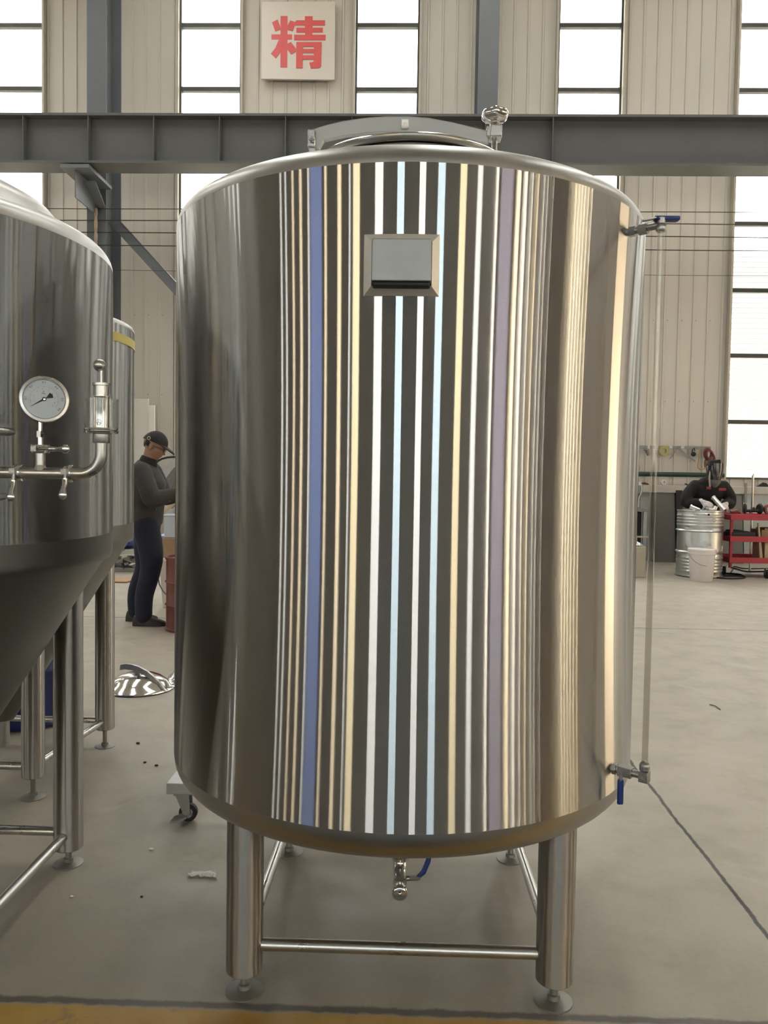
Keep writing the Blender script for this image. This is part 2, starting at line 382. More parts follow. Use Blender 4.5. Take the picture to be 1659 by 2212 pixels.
win_n = [0]; ports = []
MULL = [8.64, 7.62, 6.57, 5.50, 4.43, 3.375, 2.296]
def window(a0, a1, z0, z1, y, axis='x', glass='glass', thick=.07, inward=-1, bars=MULL, left_jamb=False, port=True, split=False):
    win_n[0] += 1; b = .03; d0, d1 = (y - .05, y + .05)
    fr = MB(); P = (lambda q0, q1, w0, w1, s0, s1: fr.bx(q0, q1, w0, w1, s0, s1)) if axis == 'x' else (lambda q0, q1, w0, w1, s0, s1: fr.bx(w0, w1, q0, q1, s0, s1))
    P(a0, a0 + b, d0, d1, z0, z1); P(a1 - b, a1, d0, d1, z0, z1); P(a0 + b, a1 - b, d0, d1, z0, z0 + b); P(a0 + b, a1 - b, d0, d1, z1 - b, z1)
    for z in bars:
        if z0 < z < z1: P(a0 + b, a1 - b, d0 + .01, d1 - .01, z - .033, z + .033)
    o = struct(fr.obj('window_%d' % win_n[0], M['frame'], smooth=0))
    g = MB()
    if axis == 'x': g.bx(a0 + b, a1 - b, y - .004, y + .004, z0 + b, z1 - b)
    else: g.bx(y - .004, y + .004, a0 + b, a1 - b, z0 + b, z1 - b)
    g.obj('glass_pane', M[glass], o, smooth=0)
    if axis == 'x' and y > 0 or (axis == 'x' and a1 - a0 > .6):
        j = MB(); j.bx(a0 - .035, a0, y - .13, y - .02 if inward < 0 else y, z0, z1); j.bx(a1, a1 + .035, y - .13, y - .02, z0, z1)
        if inward > 0: j = MB(); j.bx(a0 - .035, a0, y + .02, y + .13, z0, z1); j.bx(a1, a1 + .035, y + .02, y + .13, z0, z1)
        j.obj('window_jamb', M['jamb'], o, smooth=0)
    if port: ports.append((a0, a1, z0, z1, y, axis, inward))
    return o

def wall(name, a0, a1, y, axis, sgn, wins, mname='wall', dado=True, doors=()):
    """a ribbed wall with full-height slots for windows; wins: (a0,a1,z0,z1)"""
    mb = MB(); cur = a0; sm = MB()
    ops = sorted([(q[0], q[1], q[2], q[3]) for q in wins] + [(q[0], q[1], 0, q[2]) for q in doors])
    def seams(p0, p1, z0, z1):
        k = math.ceil(p0 / .232)
        while k * .232 < p1:
            c = k * .232 + .022
            if c + .004 < p1:
                if axis == 'x': sm.bx(c, c + .006, y + sgn * .0025, y - sgn * .001, z0, z1)
            k += 1
    for p, q, z0, z1 in ops:
        if p - cur > .01: ribbed(mb, cur, p, 0, ZT, y, sgn, axis=axis)
        if z0 > .05: ribbed(mb, p, q, 0, z0, y, sgn, axis=axis)
        ribbed(mb, p, q, z1, ZT, y, sgn, axis=axis); cur = q
    ribbed(mb, cur, a1, 0, ZT, y, sgn, axis=axis)
    return struct(mb.obj(name, M[mname], smooth=0))

FW = [(-28.4, -27.4), (-25.3, -24.3), (-22.3, -21.3), (-19.2, -18.2), (-16.2, -15.2), (-13.1, -12.1), (-10.05, -9.05), (-7.10, -6.086), (-3.834, -2.815), (-.951, .085), (2.323, 3.36), (5.213, 6.25), (8.35, 9.35), (11.2, 12.2)]
wall('wall_front', XL, XR, YF, 'x', -1, [(a, b, ZS, ZW) for a, b in FW])
for a, b in FW: window(a, b, ZS, ZW, YF + .0, port=(a > -14))
# rear wall, behind the viewer: tall windows, some with aged or tinted panes
RW = [(-27.6, -26.4, 'glass'), (-25.1, -24.1, 'glass'), (-22.1, -21.1, 'glasswarm'), (-19.4, -18.4, 'glasswarm'), (-16.9, -16.35, 'glass'), (-16.2, -13.3, 'glassblue'),
      (-12.85, -12.3, 'glasswarm'), (-10.3, -9.55, 'glasswarm'), (-8.35, -8.05, 'glass'), (-7.7, -6.6, 'glasswarm2'), (-4.5, -3.35, 'glass'),
      (-1.58, -.62, 'glasscool'), (1.22, 2.08, 'glass'), (3.58, 4.6, 'glasscool'), (6.65, 7.72, 'glasswarm2'), (9.4, 10.4, 'glass')]
M['glasswarm2'] = glassy('window_glass_cream', (1.0, .93, .76))
wall('wall_rear', XL, XR, YB, 'x', 1, [(q[0], q[1], 1.7, 7.6) for q in RW], 'walldark')
for a, b, g in RW: window(a, b, 1.7, 7.6, YB, glass=g, inward=1)
# right end wall: windows and one big open doorway
def yx(az, X=XR):                       # where a reflection of azimuth az (from -Y towards +X) meets this wall
    return 2.1 - (X - .45) / math.tan(radians(az))
RT = []
for a0, a1, g in ((36.2, 37.4, 'glass'), (38.5, 44.2, 'glasslilac'), (45.9, 47.5, 'glasswarm2'), (49.2, 50.6, 'glass'), (52.5, 53.3, 'glass'), (55.3, 56.1, 'glasswarm2'), (58.3, 58.9, 'glass'), (60.1, 60.7, 'glass'), (63.1, 63.6, 'glass')):
    RT.append((yx(a0), yx(a1), g))
for az in (75.9, 77.7, 79.5, 81.4, 83.5, 85.8): RT.append((yx(az - .42), yx(az + .42), 'glasswarm2'))
DOOR = (6.0, 8.3, 3.2)
wall('wall_right', YB, YF, XR, 'y', -1, [(q[0], q[1], 1.0, 7.5) for q in RT], 'wallbrown', doors=[DOOR])
for a, b, g in RT: window(a, b, 1.0, 7.5, XR, axis='y', glass={'glass': 'frost', 'glasswarm2': 'frostwarm', 'glasslilac': 'frostlilac'}[g], bars=[3.1, 5.3], port=False)
dm = MB(); dm.bx(XR - .12, XR + .12, DOOR[0] - .15, DOOR[0], 0, DOOR[2] + .15); dm.bx(XR - .12, XR + .12, DOOR[1], DOOR[1] + .15, 0, DOOR[2] + .15); dm.bx(XR - .12, XR + .12, DOOR[0], DOOR[1], DOOR[2], DOOR[2] + .5)
struct(dm.obj('door_1', M['frame'], smooth=0))
LT = [(yx2, yx2 + .5) for yx2 in (-2.6, -1.0, .6, 2.2)]
wall('wall_left', YB, YF, XL, 'y', 1, [(a, b, 1.2, 8.5) for a, b in LT], 'walldark')
for a, b in LT: window(a, b, 1.2, 8.5, XL, axis='y', bars=[3.6, 6.1], port=False)
for a0, a1, z0, z1, y, ax, inw in ports:
    if ax == 'x': portal(((a0 + a1) / 2, y + (-.2 if inw > 0 else .2), (z0 + z1) / 2), a1 - a0, z1 - z0, (radians(90) if inw > 0 else radians(-90), 0, 0))
    else: portal((y + .2, (a0 + a1) / 2, (z0 + z1) / 2), z1 - z0, a1 - a0, (0, radians(90), 0))
portal((XR + .25, (DOOR[0] + DOOR[1]) / 2, DOOR[2] / 2), DOOR[2], DOOR[1] - DOOR[0], (0, radians(90), 0))

sc_ = MB()
for zr in (at(1450, 692, YF).z, at(1450, 867, YF).z):
    k = -30
    while k * .232 < 5.1:
        x = k * .232 + .05
        if not any(a - .06 < x < b + .06 for a, b in FW): sc_.ball((x, YF - .001, zr), .008, 6)
        k += 1
so_ = sc_.obj('cladding_screws', M['ribline'], bpy.data.objects['wall_front']); so_['kind'] = 'stuff'
# masonry plinth along the far wall, and the ledge on it
cx0 = MB(); cx0.bx(XL, XR, YF - .20, YF - .025, 0, 1.12); struct(cx0.obj('trim_1', M['dado'], smooth=0, bevel=.004))
cx0 = MB(); cx0.bx(XL, XR, YF - .26, YF - .025, 1.12, 1.24); struct(cx0.obj('trim_2', mat('concrete_ledge', (.50, .47, .43), .8, 0, .12, 4, bump=.2), smooth=0, bevel=.006))
# outside: paving and the neighbouring hall
struct(MB().bx(-60, 60, YF + .35, 40, -.3, -.1).bx(XR + .35, 60, -40, YF + .35, -.3, -.1).bx(-60, XR + .35, -45, YB - .35, -.3, -.1).obj('outside_paving', M['ground'], smooth=0))
fc = MB(); n = 60; vs = []; zs = []
z = -.1
while z < 7.1:
    zs += [(z, 0), (z + .05, 0), (z + .065, .03), (z + .115, .03)]; z += .13
vs = [(-40, 21 - d, zz) for zz, d in zs] + [(40, 21 - d, zz) for zz, d in zs]; m_ = len(zs)
fc.add(vs, [(i, i + 1, m_ + i + 1, m_ + i) for i in range(m_ - 1)]); fc.bx(-40, 40, 21.02, 27, -.1, 7.05)
nb = MB().bx(24, 30, -4, 18, -.1, 5.8).bx(23.9, 30.1, -4.1, 18.1, 5.8, 6.0); tag(nb.obj('sky_block', mat('beige_sky_block', (.75, .62, .40), .8, 0, .1, 1), smooth=0), 'unseen beige block added beyond the open side doorway to hide the sky', 'building')  # unseen block, added to cut the bright sky behind the doorway
o = fc.obj('warehouse', M['outer'], smooth=0); tag(o, 'white corrugated hall seen outside through the far windows', 'building')

# ------------------------------------------------------------------ steelwork
def hcolumn(xc, lab, y0=12.28, y1=12.92, wd=.30, top=10.3):
    t = thing('steel_column', lab, 'column', (xc, (y0 + y1) / 2, 0), 'steel columns of the hall')
    MB().bx(xc - wd / 2, xc + wd / 2, y0, y0 + .025, .04, top).obj('front_flange', M['column'], t, smooth=0, bevel=.003)
    MB().bx(xc - wd / 2, xc + wd / 2, y1 - .025, y1, .04, top).obj('rear_flange', M['column'], t, smooth=0)
    MB().bx(xc - .012, xc + .012, y0 + .025, y1 - .025, .04, top).obj('web', M['column'], t, smooth=0)
    MB().bx(xc - wd / 2 - .06, xc + wd / 2 + .06, y0 - .08, y1 + .03, 0, .04).obj('base_plate', M['column'], t, smooth=0)
    return t
c1 = hcolumn(-4.83, 'tall grey steel column behind the left tanks, with a bracket and brace')
c2 = hcolumn(1.12, 'tall grey steel column rising behind the round lid knob of the big tank')
# side plate of the left column (darker, seen right of its face)
# corbel bracket under the crane beam
cb = MB(); a = at(165, 392, 11.75); b_ = at(206, 390, 11.75); c_ = at(228, 447, 12.27); d_ = at(187, 447, 12.27)
cb.prism([a, b_, c_, d_], (0, .02, -.03)); cb.obj('bracket', M['column'], c1, smooth=0)
MB().bx(-5.02, -4.60, 11.42, 12.3, 5.64, 5.69).bx(-4.84, -4.82, 11.5, 12.3, 5.25, 5.64).obj('bracket_top', M['column'], c1, smooth=0)
p0 = at(241, 473, 12.5); p1 = at(420, 668, 12.6)
br = MB(); dv = (p1 - p0).normalized(); nv = Vector((dv.z, 0, -dv.x)).normalized() * .075
br.prism([p0 - nv, p0 + nv, p1 + nv, p1 - nv], (0, .03, 0)); br.prism([p0 - nv, p0 - nv * .8, p1 - nv * .8, p1 - nv], (0, .13, 0)); br.obj('brace', M['column'], c1, smooth=0)
# crane beam
cbm = thing('crane_beam', 'long grey steel crane beam with upright stiffeners crossing in front of the tall windows', 'beam', (0, 11.7, 5.7))
MB().bx(XL, XR, 11.69, 11.71, 5.76, 6.45).obj('web', M['beam'], cbm, smooth=0)
MB().bx(XL, XR, 11.55, 11.85, 6.43, 6.465).obj('top_flange', M['beam'], cbm, smooth=0)
MB().bx(XL, XR, 11.50, 11.90, 5.74, 5.775).obj('bottom_flange', M['beam'], cbm, smooth=0)
MB().bx(XL, XR, 11.66, 11.74, 6.465, 6.50).obj('rail', M['rust'], cbm, smooth=0)
sx0 = at(52, 300, 11.6).x; sp_ = (at(475, 300, 11.6).x - at(52, 300, 11.6).x) / 3
for k in range(-2, 9):
    x = sx0 + sp_ * k
    MB().bx(x - .006, x + .006, 11.56, 11.69, 5.80, 6.43).obj('stiffener', M['beam'], cbm, smooth=0)
# rear girts behind cables? thin horizontal cables
for i, (yl, yr, r) in enumerate(((451, 463, .006), (476.5, 489, .0075), (503, 515, .0075), (531, 541.5, .0075), (584, 596, .0035))):
    pl = at(300, yl, 12.22); zz = pl.z
    n_ = 24; pts = [(XL + (XR - XL) * k / n_, 12.22, zz + .006 * sin(k * 1.7 + i)) for k in range(n_ + 1)]
    o = MB().tube(pts, r, 6).obj('wall_cable', M['wire'])
    tag(o, ['topmost thin dark cable strung in front of the cladding', 'second thin dark cable down, passing behind the blue-handled valve', 'third thin dark cable down on the cladding', 'fourth thin dark cable down on the cladding', 'faint thinnest cable, lowest one strung on the cladding'][i], 'cable', 'cables strung along the far wall')
# rusty rod hanging at left column
pts = [at(207, 450 + k * 10, 12.2) for k in range(10)]
o = MB().tube(pts, [.026 + .006 * sin(k * 2.3) for k in range(10)], 8).obj('hanging_rod', M['rust']); tag(o, 'rusty white-flaked rod hanging on the left steel column', 'rod')

# ------------------------------------------------------------------ sign
YS = 13.16
sg = thing('wall_sign', 'square beige board with a red Chinese character high on the wall', 'sign', (at(645, 90, YS).x, YS, at(645, 170, YS).z))
c4 = [at(565.5, 4, YS), at(724, 3, YS), at(722.5, 172, YS), at(564.5, 170, YS)]
MB().prism(c4, (0, .045, 0)).obj('board', M['sign'], sg, smooth=0)
K = [[(400, 160), (565, 160), (558, 1390), (395, 1390)], [(180, 600), (675, 600), (672, 720), (180, 720)],
     [(195, 312), (328, 243), (402, 440), (402, 485), (272, 530)], [(632, 265), (765, 308), (692, 527), (560, 487), (560, 400)],
     [(355, 730), (470, 730), (440, 960), (385, 1040), (290, 1172), (168, 1060), (270, 930)],
     [(555, 822), (648, 780), (765, 938), (765, 1010), (652, 1077), (560, 955)],
     [(980, 165), (1165, 165), (1155, 735), (985, 735)], [(775, 262), (1460, 262), (1460, 385), (730, 385), (735, 330)],
     [(775, 440), (1408, 440), (1408, 550), (775, 550)], [(722, 608), (1478, 608), (1472, 732), (722, 732)],
     [(775, 780), (1378, 780), (1378, 892), (775, 892)], [(775, 780), (935, 780), (925, 1402), (768, 1402)],
     [(1195, 780), (1378, 780), (1368, 1345), (1345, 1388), (1300, 1403), (1118, 1410), (1085, 1268), (1160, 1265), (1185, 1245), (1195, 1205)],
     [(925, 945), (1200, 945), (1200, 1040), (925, 1040)], [(925, 1098), (1200, 1098), (1200, 1195), (925, 1195)]]
kj = MB()
for i, st in enumerate(K): kj.prism([at(570 + x / 11.06, 20 + y / 11.06, YS - .004 - .0006 * i) for x, y in st], (0, .004 + .0006 * i, 0))
kj.obj('character', M['red'], sg, smooth=0)

# ------------------------------------------------------------------ big tank
TX, TY, R1 = -.005, 2.316, .646
bt = thing('storage_tank', 'large cylindrical brushed steel tank on four tube legs in the centre', 'tank', (TX, TY, 0))
def arc(cr, cz, rr, rz_, a0, a1, n=8): return [(cr + rr * cos(radians(a0 + (a1 - a0) * k / n)), cz + rz_ * sin(radians(a0 + (a1 - a0) * k / n))) for k in range(n + 1)]
Z0, Z1 = .538, 1.950
sh = MB().lathe([(R1, Z0)] + [(R1, Z0 + (Z1 - Z0) * k / 12) for k in range(1, 12)] + [(R1, Z1)], (TX, TY, 0), n=160, cap=False)
sh.obj('shell', M['shell'], bt, smooth=60)
hp = arc(R1 - .075, Z1, .075, .058, 0, 75, 10) + [(.54, 2.022), (.45, 2.046), (.36, 2.064), (.28, 2.076), (.232, 2.082)]
MB().lathe(hp, (TX, TY, 0), n=160, cap=False).obj('top_head', M['head'], bt, smooth=60)
hb = [(0.02, .375), (.25, .385), (.42, .408), (.53, .434)] + arc(R1 - .09, Z0, .09, .085, -75, 0, 10)
MB().lathe(hb, (TX, TY, 0), n=160, cap=False).obj('bottom_head', M['head'], bt, smooth=60)
mw = MB().lathe([(.236, 2.07), (.236, 2.128), (.25, 2.136), (.270, 2.139), (.270, 2.144), (.25, 2.146)], (TX, TY, 0), n=120, cap=False).obj('manway_neck', M['polish'], bt, smooth=40)
lid = MB().lathe([(.255, 2.148), (.272, 2.150), (.280, 2.155), (.283, 2.161), (.280, 2.167), (.272, 2.171), (.24, 2.180), (.2, 2.200), (.12, 2.225), (.0, 2.235)], (TX, TY, 0), n=120, cap=False).obj('manway_lid', M['polish'], bt, smooth=50)
# clamping arm (curved flat bar) across the lid
YA = TY
top = [(668, 286), (672, 279), (700, 270), (740, 260), (790, 253), (835, 250), (880, 250), (925, 253), (975, 262), (1020, 273), (1056, 282)]
bot = [(1056, 309), (1010, 302), (960, 292), (910, 286), (860, 285), (800, 287), (745, 294), (700, 304), (690, 322), (668, 322)]
am = MB().prism([at(x, y, YA - .008) for x, y in top + bot], (0, .016, 0)).obj('lid_arm', M['arm'], bt, smooth=0, bevel=.003)
MB().box(at(675, 305, YA), (.022, .045, .05)).cyl(at(674, 300, YA - .035), at(674, 300, YA + .035), .0085).box(at(676, 335, YA), (.02, .03, .06)).obj('hinge_bracket', M['satin'], bt, bevel=.003)
MB().box(at(875, 268, YA - .016), (.021, .018, .021)).cyl(at(875.5, 269, YA - .04), at(875.5, 269, YA - .016), .0065).obj('arm_nut', M['wing'], bt, bevel=.002)
fk = MB().box(at(1070, 289, YA), (.034, .05, .034)).box(at(1058, 287, YA), (.02, .03, .03)); fk.obj('arm_fork', M['satin'], bt, bevel=.004)
kb = at(1069, 252, YA); MB().cyl((kb.x, YA, 2.08), (kb.x, YA, kb.z), .008).obj('lid_screw', M['polish'], bt)
kn = MB(); nn = 60; rings = []
for r, h in ((.010, -.022), (.017, -.014), (.030, -.012), (.0395, -.002), (.040, .008), (.034, .016), (.020, .021), (.004, .022)):
    rings.append([Vector((kb.x + r * (1 - .10 * (1 + cos(6 * 2 * pi * i / nn)) / 2 * min(1, r / .02)) * cos(2 * pi * i / nn), YA + r * (1 - .10 * (1 + cos(6 * 2 * pi * i / nn)) / 2 * min(1, r / .02)) * sin(2 * pi * i / nn), kb.z + h)) for i in range(nn)])
kn.loft(rings); kn.cyl((kb.x, YA, kb.z - .032), (kb.x, YA, kb.z - .018), .014); kn.obj('lid_knob', M['polish'], bt, smooth=50)
# small vent pipe on the rear of the head
vx = at(432, 372, 2.72); MB().cyl((-.47, 2.62, 1.99), (-.47, 2.62, 2.10), .010).obj('vent_stub', M['satin'], bt)
# plate holder: mitred wings standing on the shell, plate on top
az = radians(-1.2)
def onsh(x, z, off=0):      # a point at lateral x on the shell front, pushed out by off
    s_ = x - TX; return Vector((x, TY - sqrt(R1 * R1 - s_ * s_) - off, z))
oL, oR, oT, oB = -.097, .060, 1.803, 1.676
iL, iR, iT, iB = -.0800, .0440, 1.783, 1.693
wg = MB()
def strip(pts_o, pts_i):
    n = len(pts_o); wg.add(pts_o + pts_i, [(i, i + 1, n + i + 1, n + i) for i in range(n - 1)])
N_ = 8
lin = lambda a, b, k: a + (b - a) * k / N_
yflat = onsh(TX, 0).y - .016
strip([onsh(lin(oL, oR, k), oT, .0008) for k in range(N_ + 1)], [Vector((lin(iL, iR, k), yflat, iT)) for k in range(N_ + 1)])
strip([onsh(lin(oL, oR, k), oB, .0008) for k in range(N_ + 1)], [Vector((lin(iL, iR, k), yflat, iB)) for k in range(N_ + 1)])
strip([onsh(oL, lin(oB, oT, k), .0008) for k in range(N_ + 1)], [Vector((iL, yflat, lin(iB, iT, k))) for k in range(N_ + 1)])
strip([onsh(oR, lin(oB, oT, k), .0008) for k in range(N_ + 1)], [Vector((iR, yflat, lin(iB, iT, k))) for k in range(N_ + 1)])
ph = wg.obj('plate_holder', M['wing'], bt, smooth=12)
MB().bx(-.0785, .0425, yflat - .024, yflat + .004, 1.6975, 1.7825).obj('name_plate', M['plate'], ph, smooth=0, bevel=.002)
MB().bx(-.0770, .0410, yflat - .020, yflat + .006, 1.688, 1.6975).obj('underside_strip', M['rubber'], ph, smooth=0, bevel=.003)  # black strip along the underside of the plate
# legs and braces
LEG = {'fl': (-.388, 1.945), 'fr': (.388, 1.945), 'br': (.377, 2.688), 'bl': (-.385, 2.688)}
def leg(x, y, z0, z1, r, parent, foot=.047, mt='legsteel'):
    l = MB().lathe([(r - .004, z0), (r, z0 + .004), (r, z1)], (x, y, 0), n=40).obj('leg', M[mt], parent, smooth=40)
    MB().lathe([(foot, 0), (foot, .003), (foot * .9, .005), (foot * .35, .009), (.016, .012), (.016, .020), (.010, .021), (.010, z0 + .01)], (x, y, 0), n=40).obj('levelling_foot', M['foot'], l, smooth=40)
    return l
for k, (x, y) in LEG.items(): leg(x, y, .055, .46, .046, bt)
zb = .122
for a, b in (('fl', 'fr'), ('fl', 'bl'), ('fr', 'br'), ('bl', 'br')):
    A = Vector((*LEG[a], zb)); B = Vector((*LEG[b], zb)); u = (B - A).normalized() * .043
    if a == 'bl': continue
    MB().cyl(A + u, B - u, .0155, n=20).obj('brace', M['satin'], bt)
# outlet valve below
ov = MB(); ox, oy = .0, 2.24
ov.tube([(ox, oy, .40), (ox, oy, .245)], .021, 20)
ovo = ov.obj('outlet_pipe', M['dullmetal'], bt)
MB().lathe([(.021, 0), (.026, .004), (.026, .012), (.020, .016), (.020, .024), (.026, .028), (.026, .036), (.021, .04)], (ox, oy, .205), n=32).tube([(ox, oy, .21), (ox, oy - .008, .19), (ox, oy - .03, .178), (ox, oy - .07, .172)], .019, 20).obj('elbow', M['polish'], ovo)
MB().lathe([(.014, .0), (.017, .001), (.0215, .006), (.0222, .014), (.0205, .022), (.019, .03)], (ox, oy - .125, .170), (0, 1, 0), n=36).ball((ox, oy - .125, .172), .006).obj('end_cap', M['polish'], ovo)
MB().cyl((ox + .015, oy - .05, .176), (ox + .05, oy - .05, .178), .007).box((ox + .042, oy - .05, .180), (.03, .016, .008)).obj('valve_stem', M['dullmetal'], ovo)
MB().tube([(ox + .050, oy - .05, .180), (ox + .066, oy - .048, .195), (ox + .078, oy - .046, .225), (ox + .086, oy - .04, .27)], [.006, .0075, .0075, .006], 10).obj('valve_lever', M['blue'], ovo)
# sight tube on the right
ga = radians(53); gd = Vector((sin(ga), -cos(ga), 0)); gs = Vector((TX, TY, 0)) + gd * R1; gt = Vector((TX, TY, 0)) + gd * .727
def sg_z(y, px): return at(px, y, gt.y).z
zt, zlow = sg_z(489, 1424), sg_z(1676, 1388)
tan_ = Vector((cos(ga), sin(ga), 0))
gu = MB(); gu.lathe([(.0072, zlow + .02), (.0072, zt - .008)], (gt.x, gt.y, 0), n=20)
tb = gu.obj('sight_tube', M['tubeglass'], bt)
vt = MB(); vt.cyl(gs + Vector((0, 0, zt)) - gd * .01, gt + Vector((0, 0, zt + .004)), .0085); vt.lathe([(.012, 0), (.012, .014)], gs + gd * .006 + Vector((0, 0, zt)), gd, 6); vt.lathe([(.013, 0), (.013, .02)], gs + gd * .03 + Vector((0, 0, zt + .001)), gd, 8)
vt.lathe([(.010, 0), (.012, .004), (.012, .012), (.009, .018), (.011, .03), (.005, .034)], (gt.x, gt.y, zt - .012), n=16)
v1 = vt.obj('top_valve', M['dullmetal'], bt)
hp_ = gt + Vector((0, 0, zt + .018)); hx = Vector((.98, .15, 0))
hm = MB(); rot = Matrix.Rotation(radians(-2), 3, 'Y')
hm.box(hp_ + hx * .013, (.058, .020, .010)); hm.box(hp_ + hx * .013 + Vector((0, 0, -.003)), (.052, .022, .006)); hm.obj('valve_handle', M['blue'], v1, bevel=.004)
MB().box(hp_ - hx * .03 + Vector((0, 0, -.004)), (.03, .014, .003), Matrix.Rotation(radians(-12), 3, 'Y')).obj('handle_arm', M['dullmetal'], v1)
vb = MB(); z_ = zlow
vb.cyl(gs + Vector((0, 0, z_)) - gd * .01, gt + Vector((0, 0, z_)), .009); vb.lathe([(.0145, 0), (.0145, .010)], gs + gd * .003 + Vector((0, 0, z_)), gd, 6); vb.box(gs + gd * .035 + Vector((0, 0, z_)), (.034, .024, .024), Matrix.Rotation(ga - pi / 2, 3, 'Z')); vb.box(gt + Vector((0, 0, z_ - .001)), (.022, .022, .026), Matrix.Rotation(ga - pi / 2, 3, 'Z'))
vb.lathe([(.013, 0), (.013, .012)], (gt.x, gt.y, z_ + .014), n=6); vb.ball((gt.x, gt.y, z_ + .024), .0125, 16)
v2 = vb.obj('bottom_valve', M['dullmetal'], bt, bevel=.001)
hb_ = gs + gd * .030 + tan_ * -.016 + Vector((0, 0, z_ - .055))
MB().box(hb_ + Vector((0, 0, .008)), (.015, .009, .062)).obj('valve_handle', M['blue'], v2, bevel=.004)
MB().cyl(hb_ + Vector((0, 0, .03)), hb_ + Vector((0, 0, .056)), .004).obj('handle_arm', M['dullmetal'], v2)

# ------------------------------------------------------------------ fermenters at left
def clamp(name, c, axis, r, wdir, parent, lever=.045, blade=True, blade_n=None):
    """tri-clamp: hinged ring, bolt and wing nut"""
    c = Vector(c); ax = Vector(axis).normalized(); wd = Vector(wdir).normalized()
    k = MB().lathe([(r * .8, -.007), (r, -.009), (r * 1.12, -.004), (r * 1.12, .004), (r, .009), (r * .8, .007)], c, ax, 32).obj(name, M['polish'], parent)
    sdv = ax.cross(wd).normalized()
    b = MB().box(c + wd * (r * 1.1 + .005), (.012, .014, .012)); e = c + wd * (r * 1.1 + .012) - sdv * .012
    b.cyl(c - sdv * (r * .3) + wd * (r * 1.15), c + wd * (r * 1.15) + sdv * lever, .0032, n=10)
    b.obj('clamp_bolt', M['dullmetal'], k)
    tip = c + wd * (r * 1.15) + sdv * lever
    w2 = MB().tube([tip - sdv * .014, tip, tip + sdv * .010 + wd * .006, tip + sdv * .022 + wd * .008], [.0062, .0062, .0055, .0085], 12)
    w2.ball(tip + sdv * .024 + wd * .008, .010, 14, (1, .55, 1)); w2.obj('wing_nut', M['polish'], k)
    return k
# --- nearest fermenter
T1 = (-1.488, 2.18); Ra = .634
f1 = thing('fermenter', 'cone-bottomed steel fermenter cut off by the left edge, with round pressure gauge', 'tank', (T1[0], T1[1], 0), 'cone-bottomed fermenters')
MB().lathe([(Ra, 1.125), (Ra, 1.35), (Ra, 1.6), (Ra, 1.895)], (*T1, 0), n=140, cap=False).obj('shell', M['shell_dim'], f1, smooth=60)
MB().lathe(arc(Ra - .07, 1.895, .07, .06, 0, 75, 8) + [(.53, 1.965), (.505, 1.972), (.50, 1.985)] + [(.492, 2.012), (.47, 2.038), (.40, 2.075), (.28, 2.115), (.12, 2.14), (0.01, 2.15)], (*T1, 0), n=120, cap=False).obj('top_head', M['head'], f1, smooth=50)
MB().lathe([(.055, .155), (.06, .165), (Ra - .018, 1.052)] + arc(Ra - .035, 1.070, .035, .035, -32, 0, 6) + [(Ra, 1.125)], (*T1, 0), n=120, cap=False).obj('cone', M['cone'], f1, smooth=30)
MB().lathe([(.03, .10), (.03, .155), (.055, .155)], (*T1, 0), n=32, cap=False).obj('outlet_pipe', M['dullmetal'], f1)
hs = .385; L1 = [(-hs + T1[0], -hs + T1[1]), (hs + T1[0], -hs + T1[1]), (hs + T1[0], hs + T1[1]), (-hs + T1[0], hs + T1[1])]
for x, y in L1: leg(x, y, .055, 1.02 if 0 else .95, .047, f1, .047)
for i in range(4):
    A = Vector((*L1[i], .108)); B = Vector((*L1[(i + 1) % 4], .108)); u = (B - A).normalized() * .044
    MB().cyl(A + u, B - u, .0155, n=20).obj('brace', M['satin'], f1)
YP = 1.75; hz = at(150, 1023, YP).z; pr = .0128
ex = at(219, 1000, YP).x; er = .046
pts = [(-1.12, YP, hz)] + [(ex - er + er * sin(radians(q)), YP, hz + er - er * cos(radians(q))) for q in range(0, 91, 10)] + [(ex, YP, at(218, 950, YP).z)]
pp = MB().tube(pts, pr, 24).obj('gas_pipe', M['satin'], f1, smooth=50)
tx = at(87, 1000, YP).x
MB().cyl((tx, YP, hz), (tx, YP, at(88, 975, YP).z), .0105).lathe([(.014, 0), (.0105, .012)], (tx, YP, hz + .006), n=24).obj('tee', M['satin'], pp)
clamp('clamp', (tx, YP, at(88, 970, YP).z), (0, 0, 1), .019, (0, -1, 0), pp, .045)
clamp('clamp', (at(40, 1020, YP).x, YP, hz), (1, 0, 0), .018, (0, -1, .15), pp, .034)
clamp('clamp', (at(150, 1020, YP).x, YP, hz), (1, 0, 0), .018, (0, -1, .15), pp, .028)
# gauge
gz = at(95, 863, YP); gn = Vector((.50, -.86, .10)).normalized()
MB().cyl((tx, YP, at(88, 968, YP).z), (tx, YP, at(88, 945, YP).z), .006).lathe([(.009, 0), (.009, .014)], (tx, YP, at(88, 945, YP).z), n=6).cyl((tx, YP, at(88, 935, YP).z), (tx, YP, gz.z - .04), .0045).obj('gauge_stem', M['polish'], pp)
gg = thing('pressure_gauge', '', '', gz); del gg['label']; del gg['category']
bpy.data.objects.remove(gg)
gcase = MB().lathe([(.030, -.028), (.046, -.024), (.0475, -.002), (.0505, .000), (.0520, .004), (.0505, .008), (.0450, .009), (.0425, .0035)], gz, gn, 64, cap=False).lathe([(.0, -.028), (.030, -.028)], gz, gn, 64, cap=False)
gco = gcase.obj('pressure_gauge', M['satin'], f1, smooth=40)
MB().lathe([(.0, .0035), (.0430, .0035)], gz, gn, 64, cap=False).obj('dial', M['dial'], gco)
q = gn.to_track_quat('Z', 'Y'); gx = Vector((0, 0, 1)).cross(gn).normalized(); gy = gn.cross(gx).normalized()
def gp(a, r, h=.0045): return gz + (gx * cos(radians(a)) + gy * sin(radians(a))) * r + gn * h
nd = MB(); A0 = 212
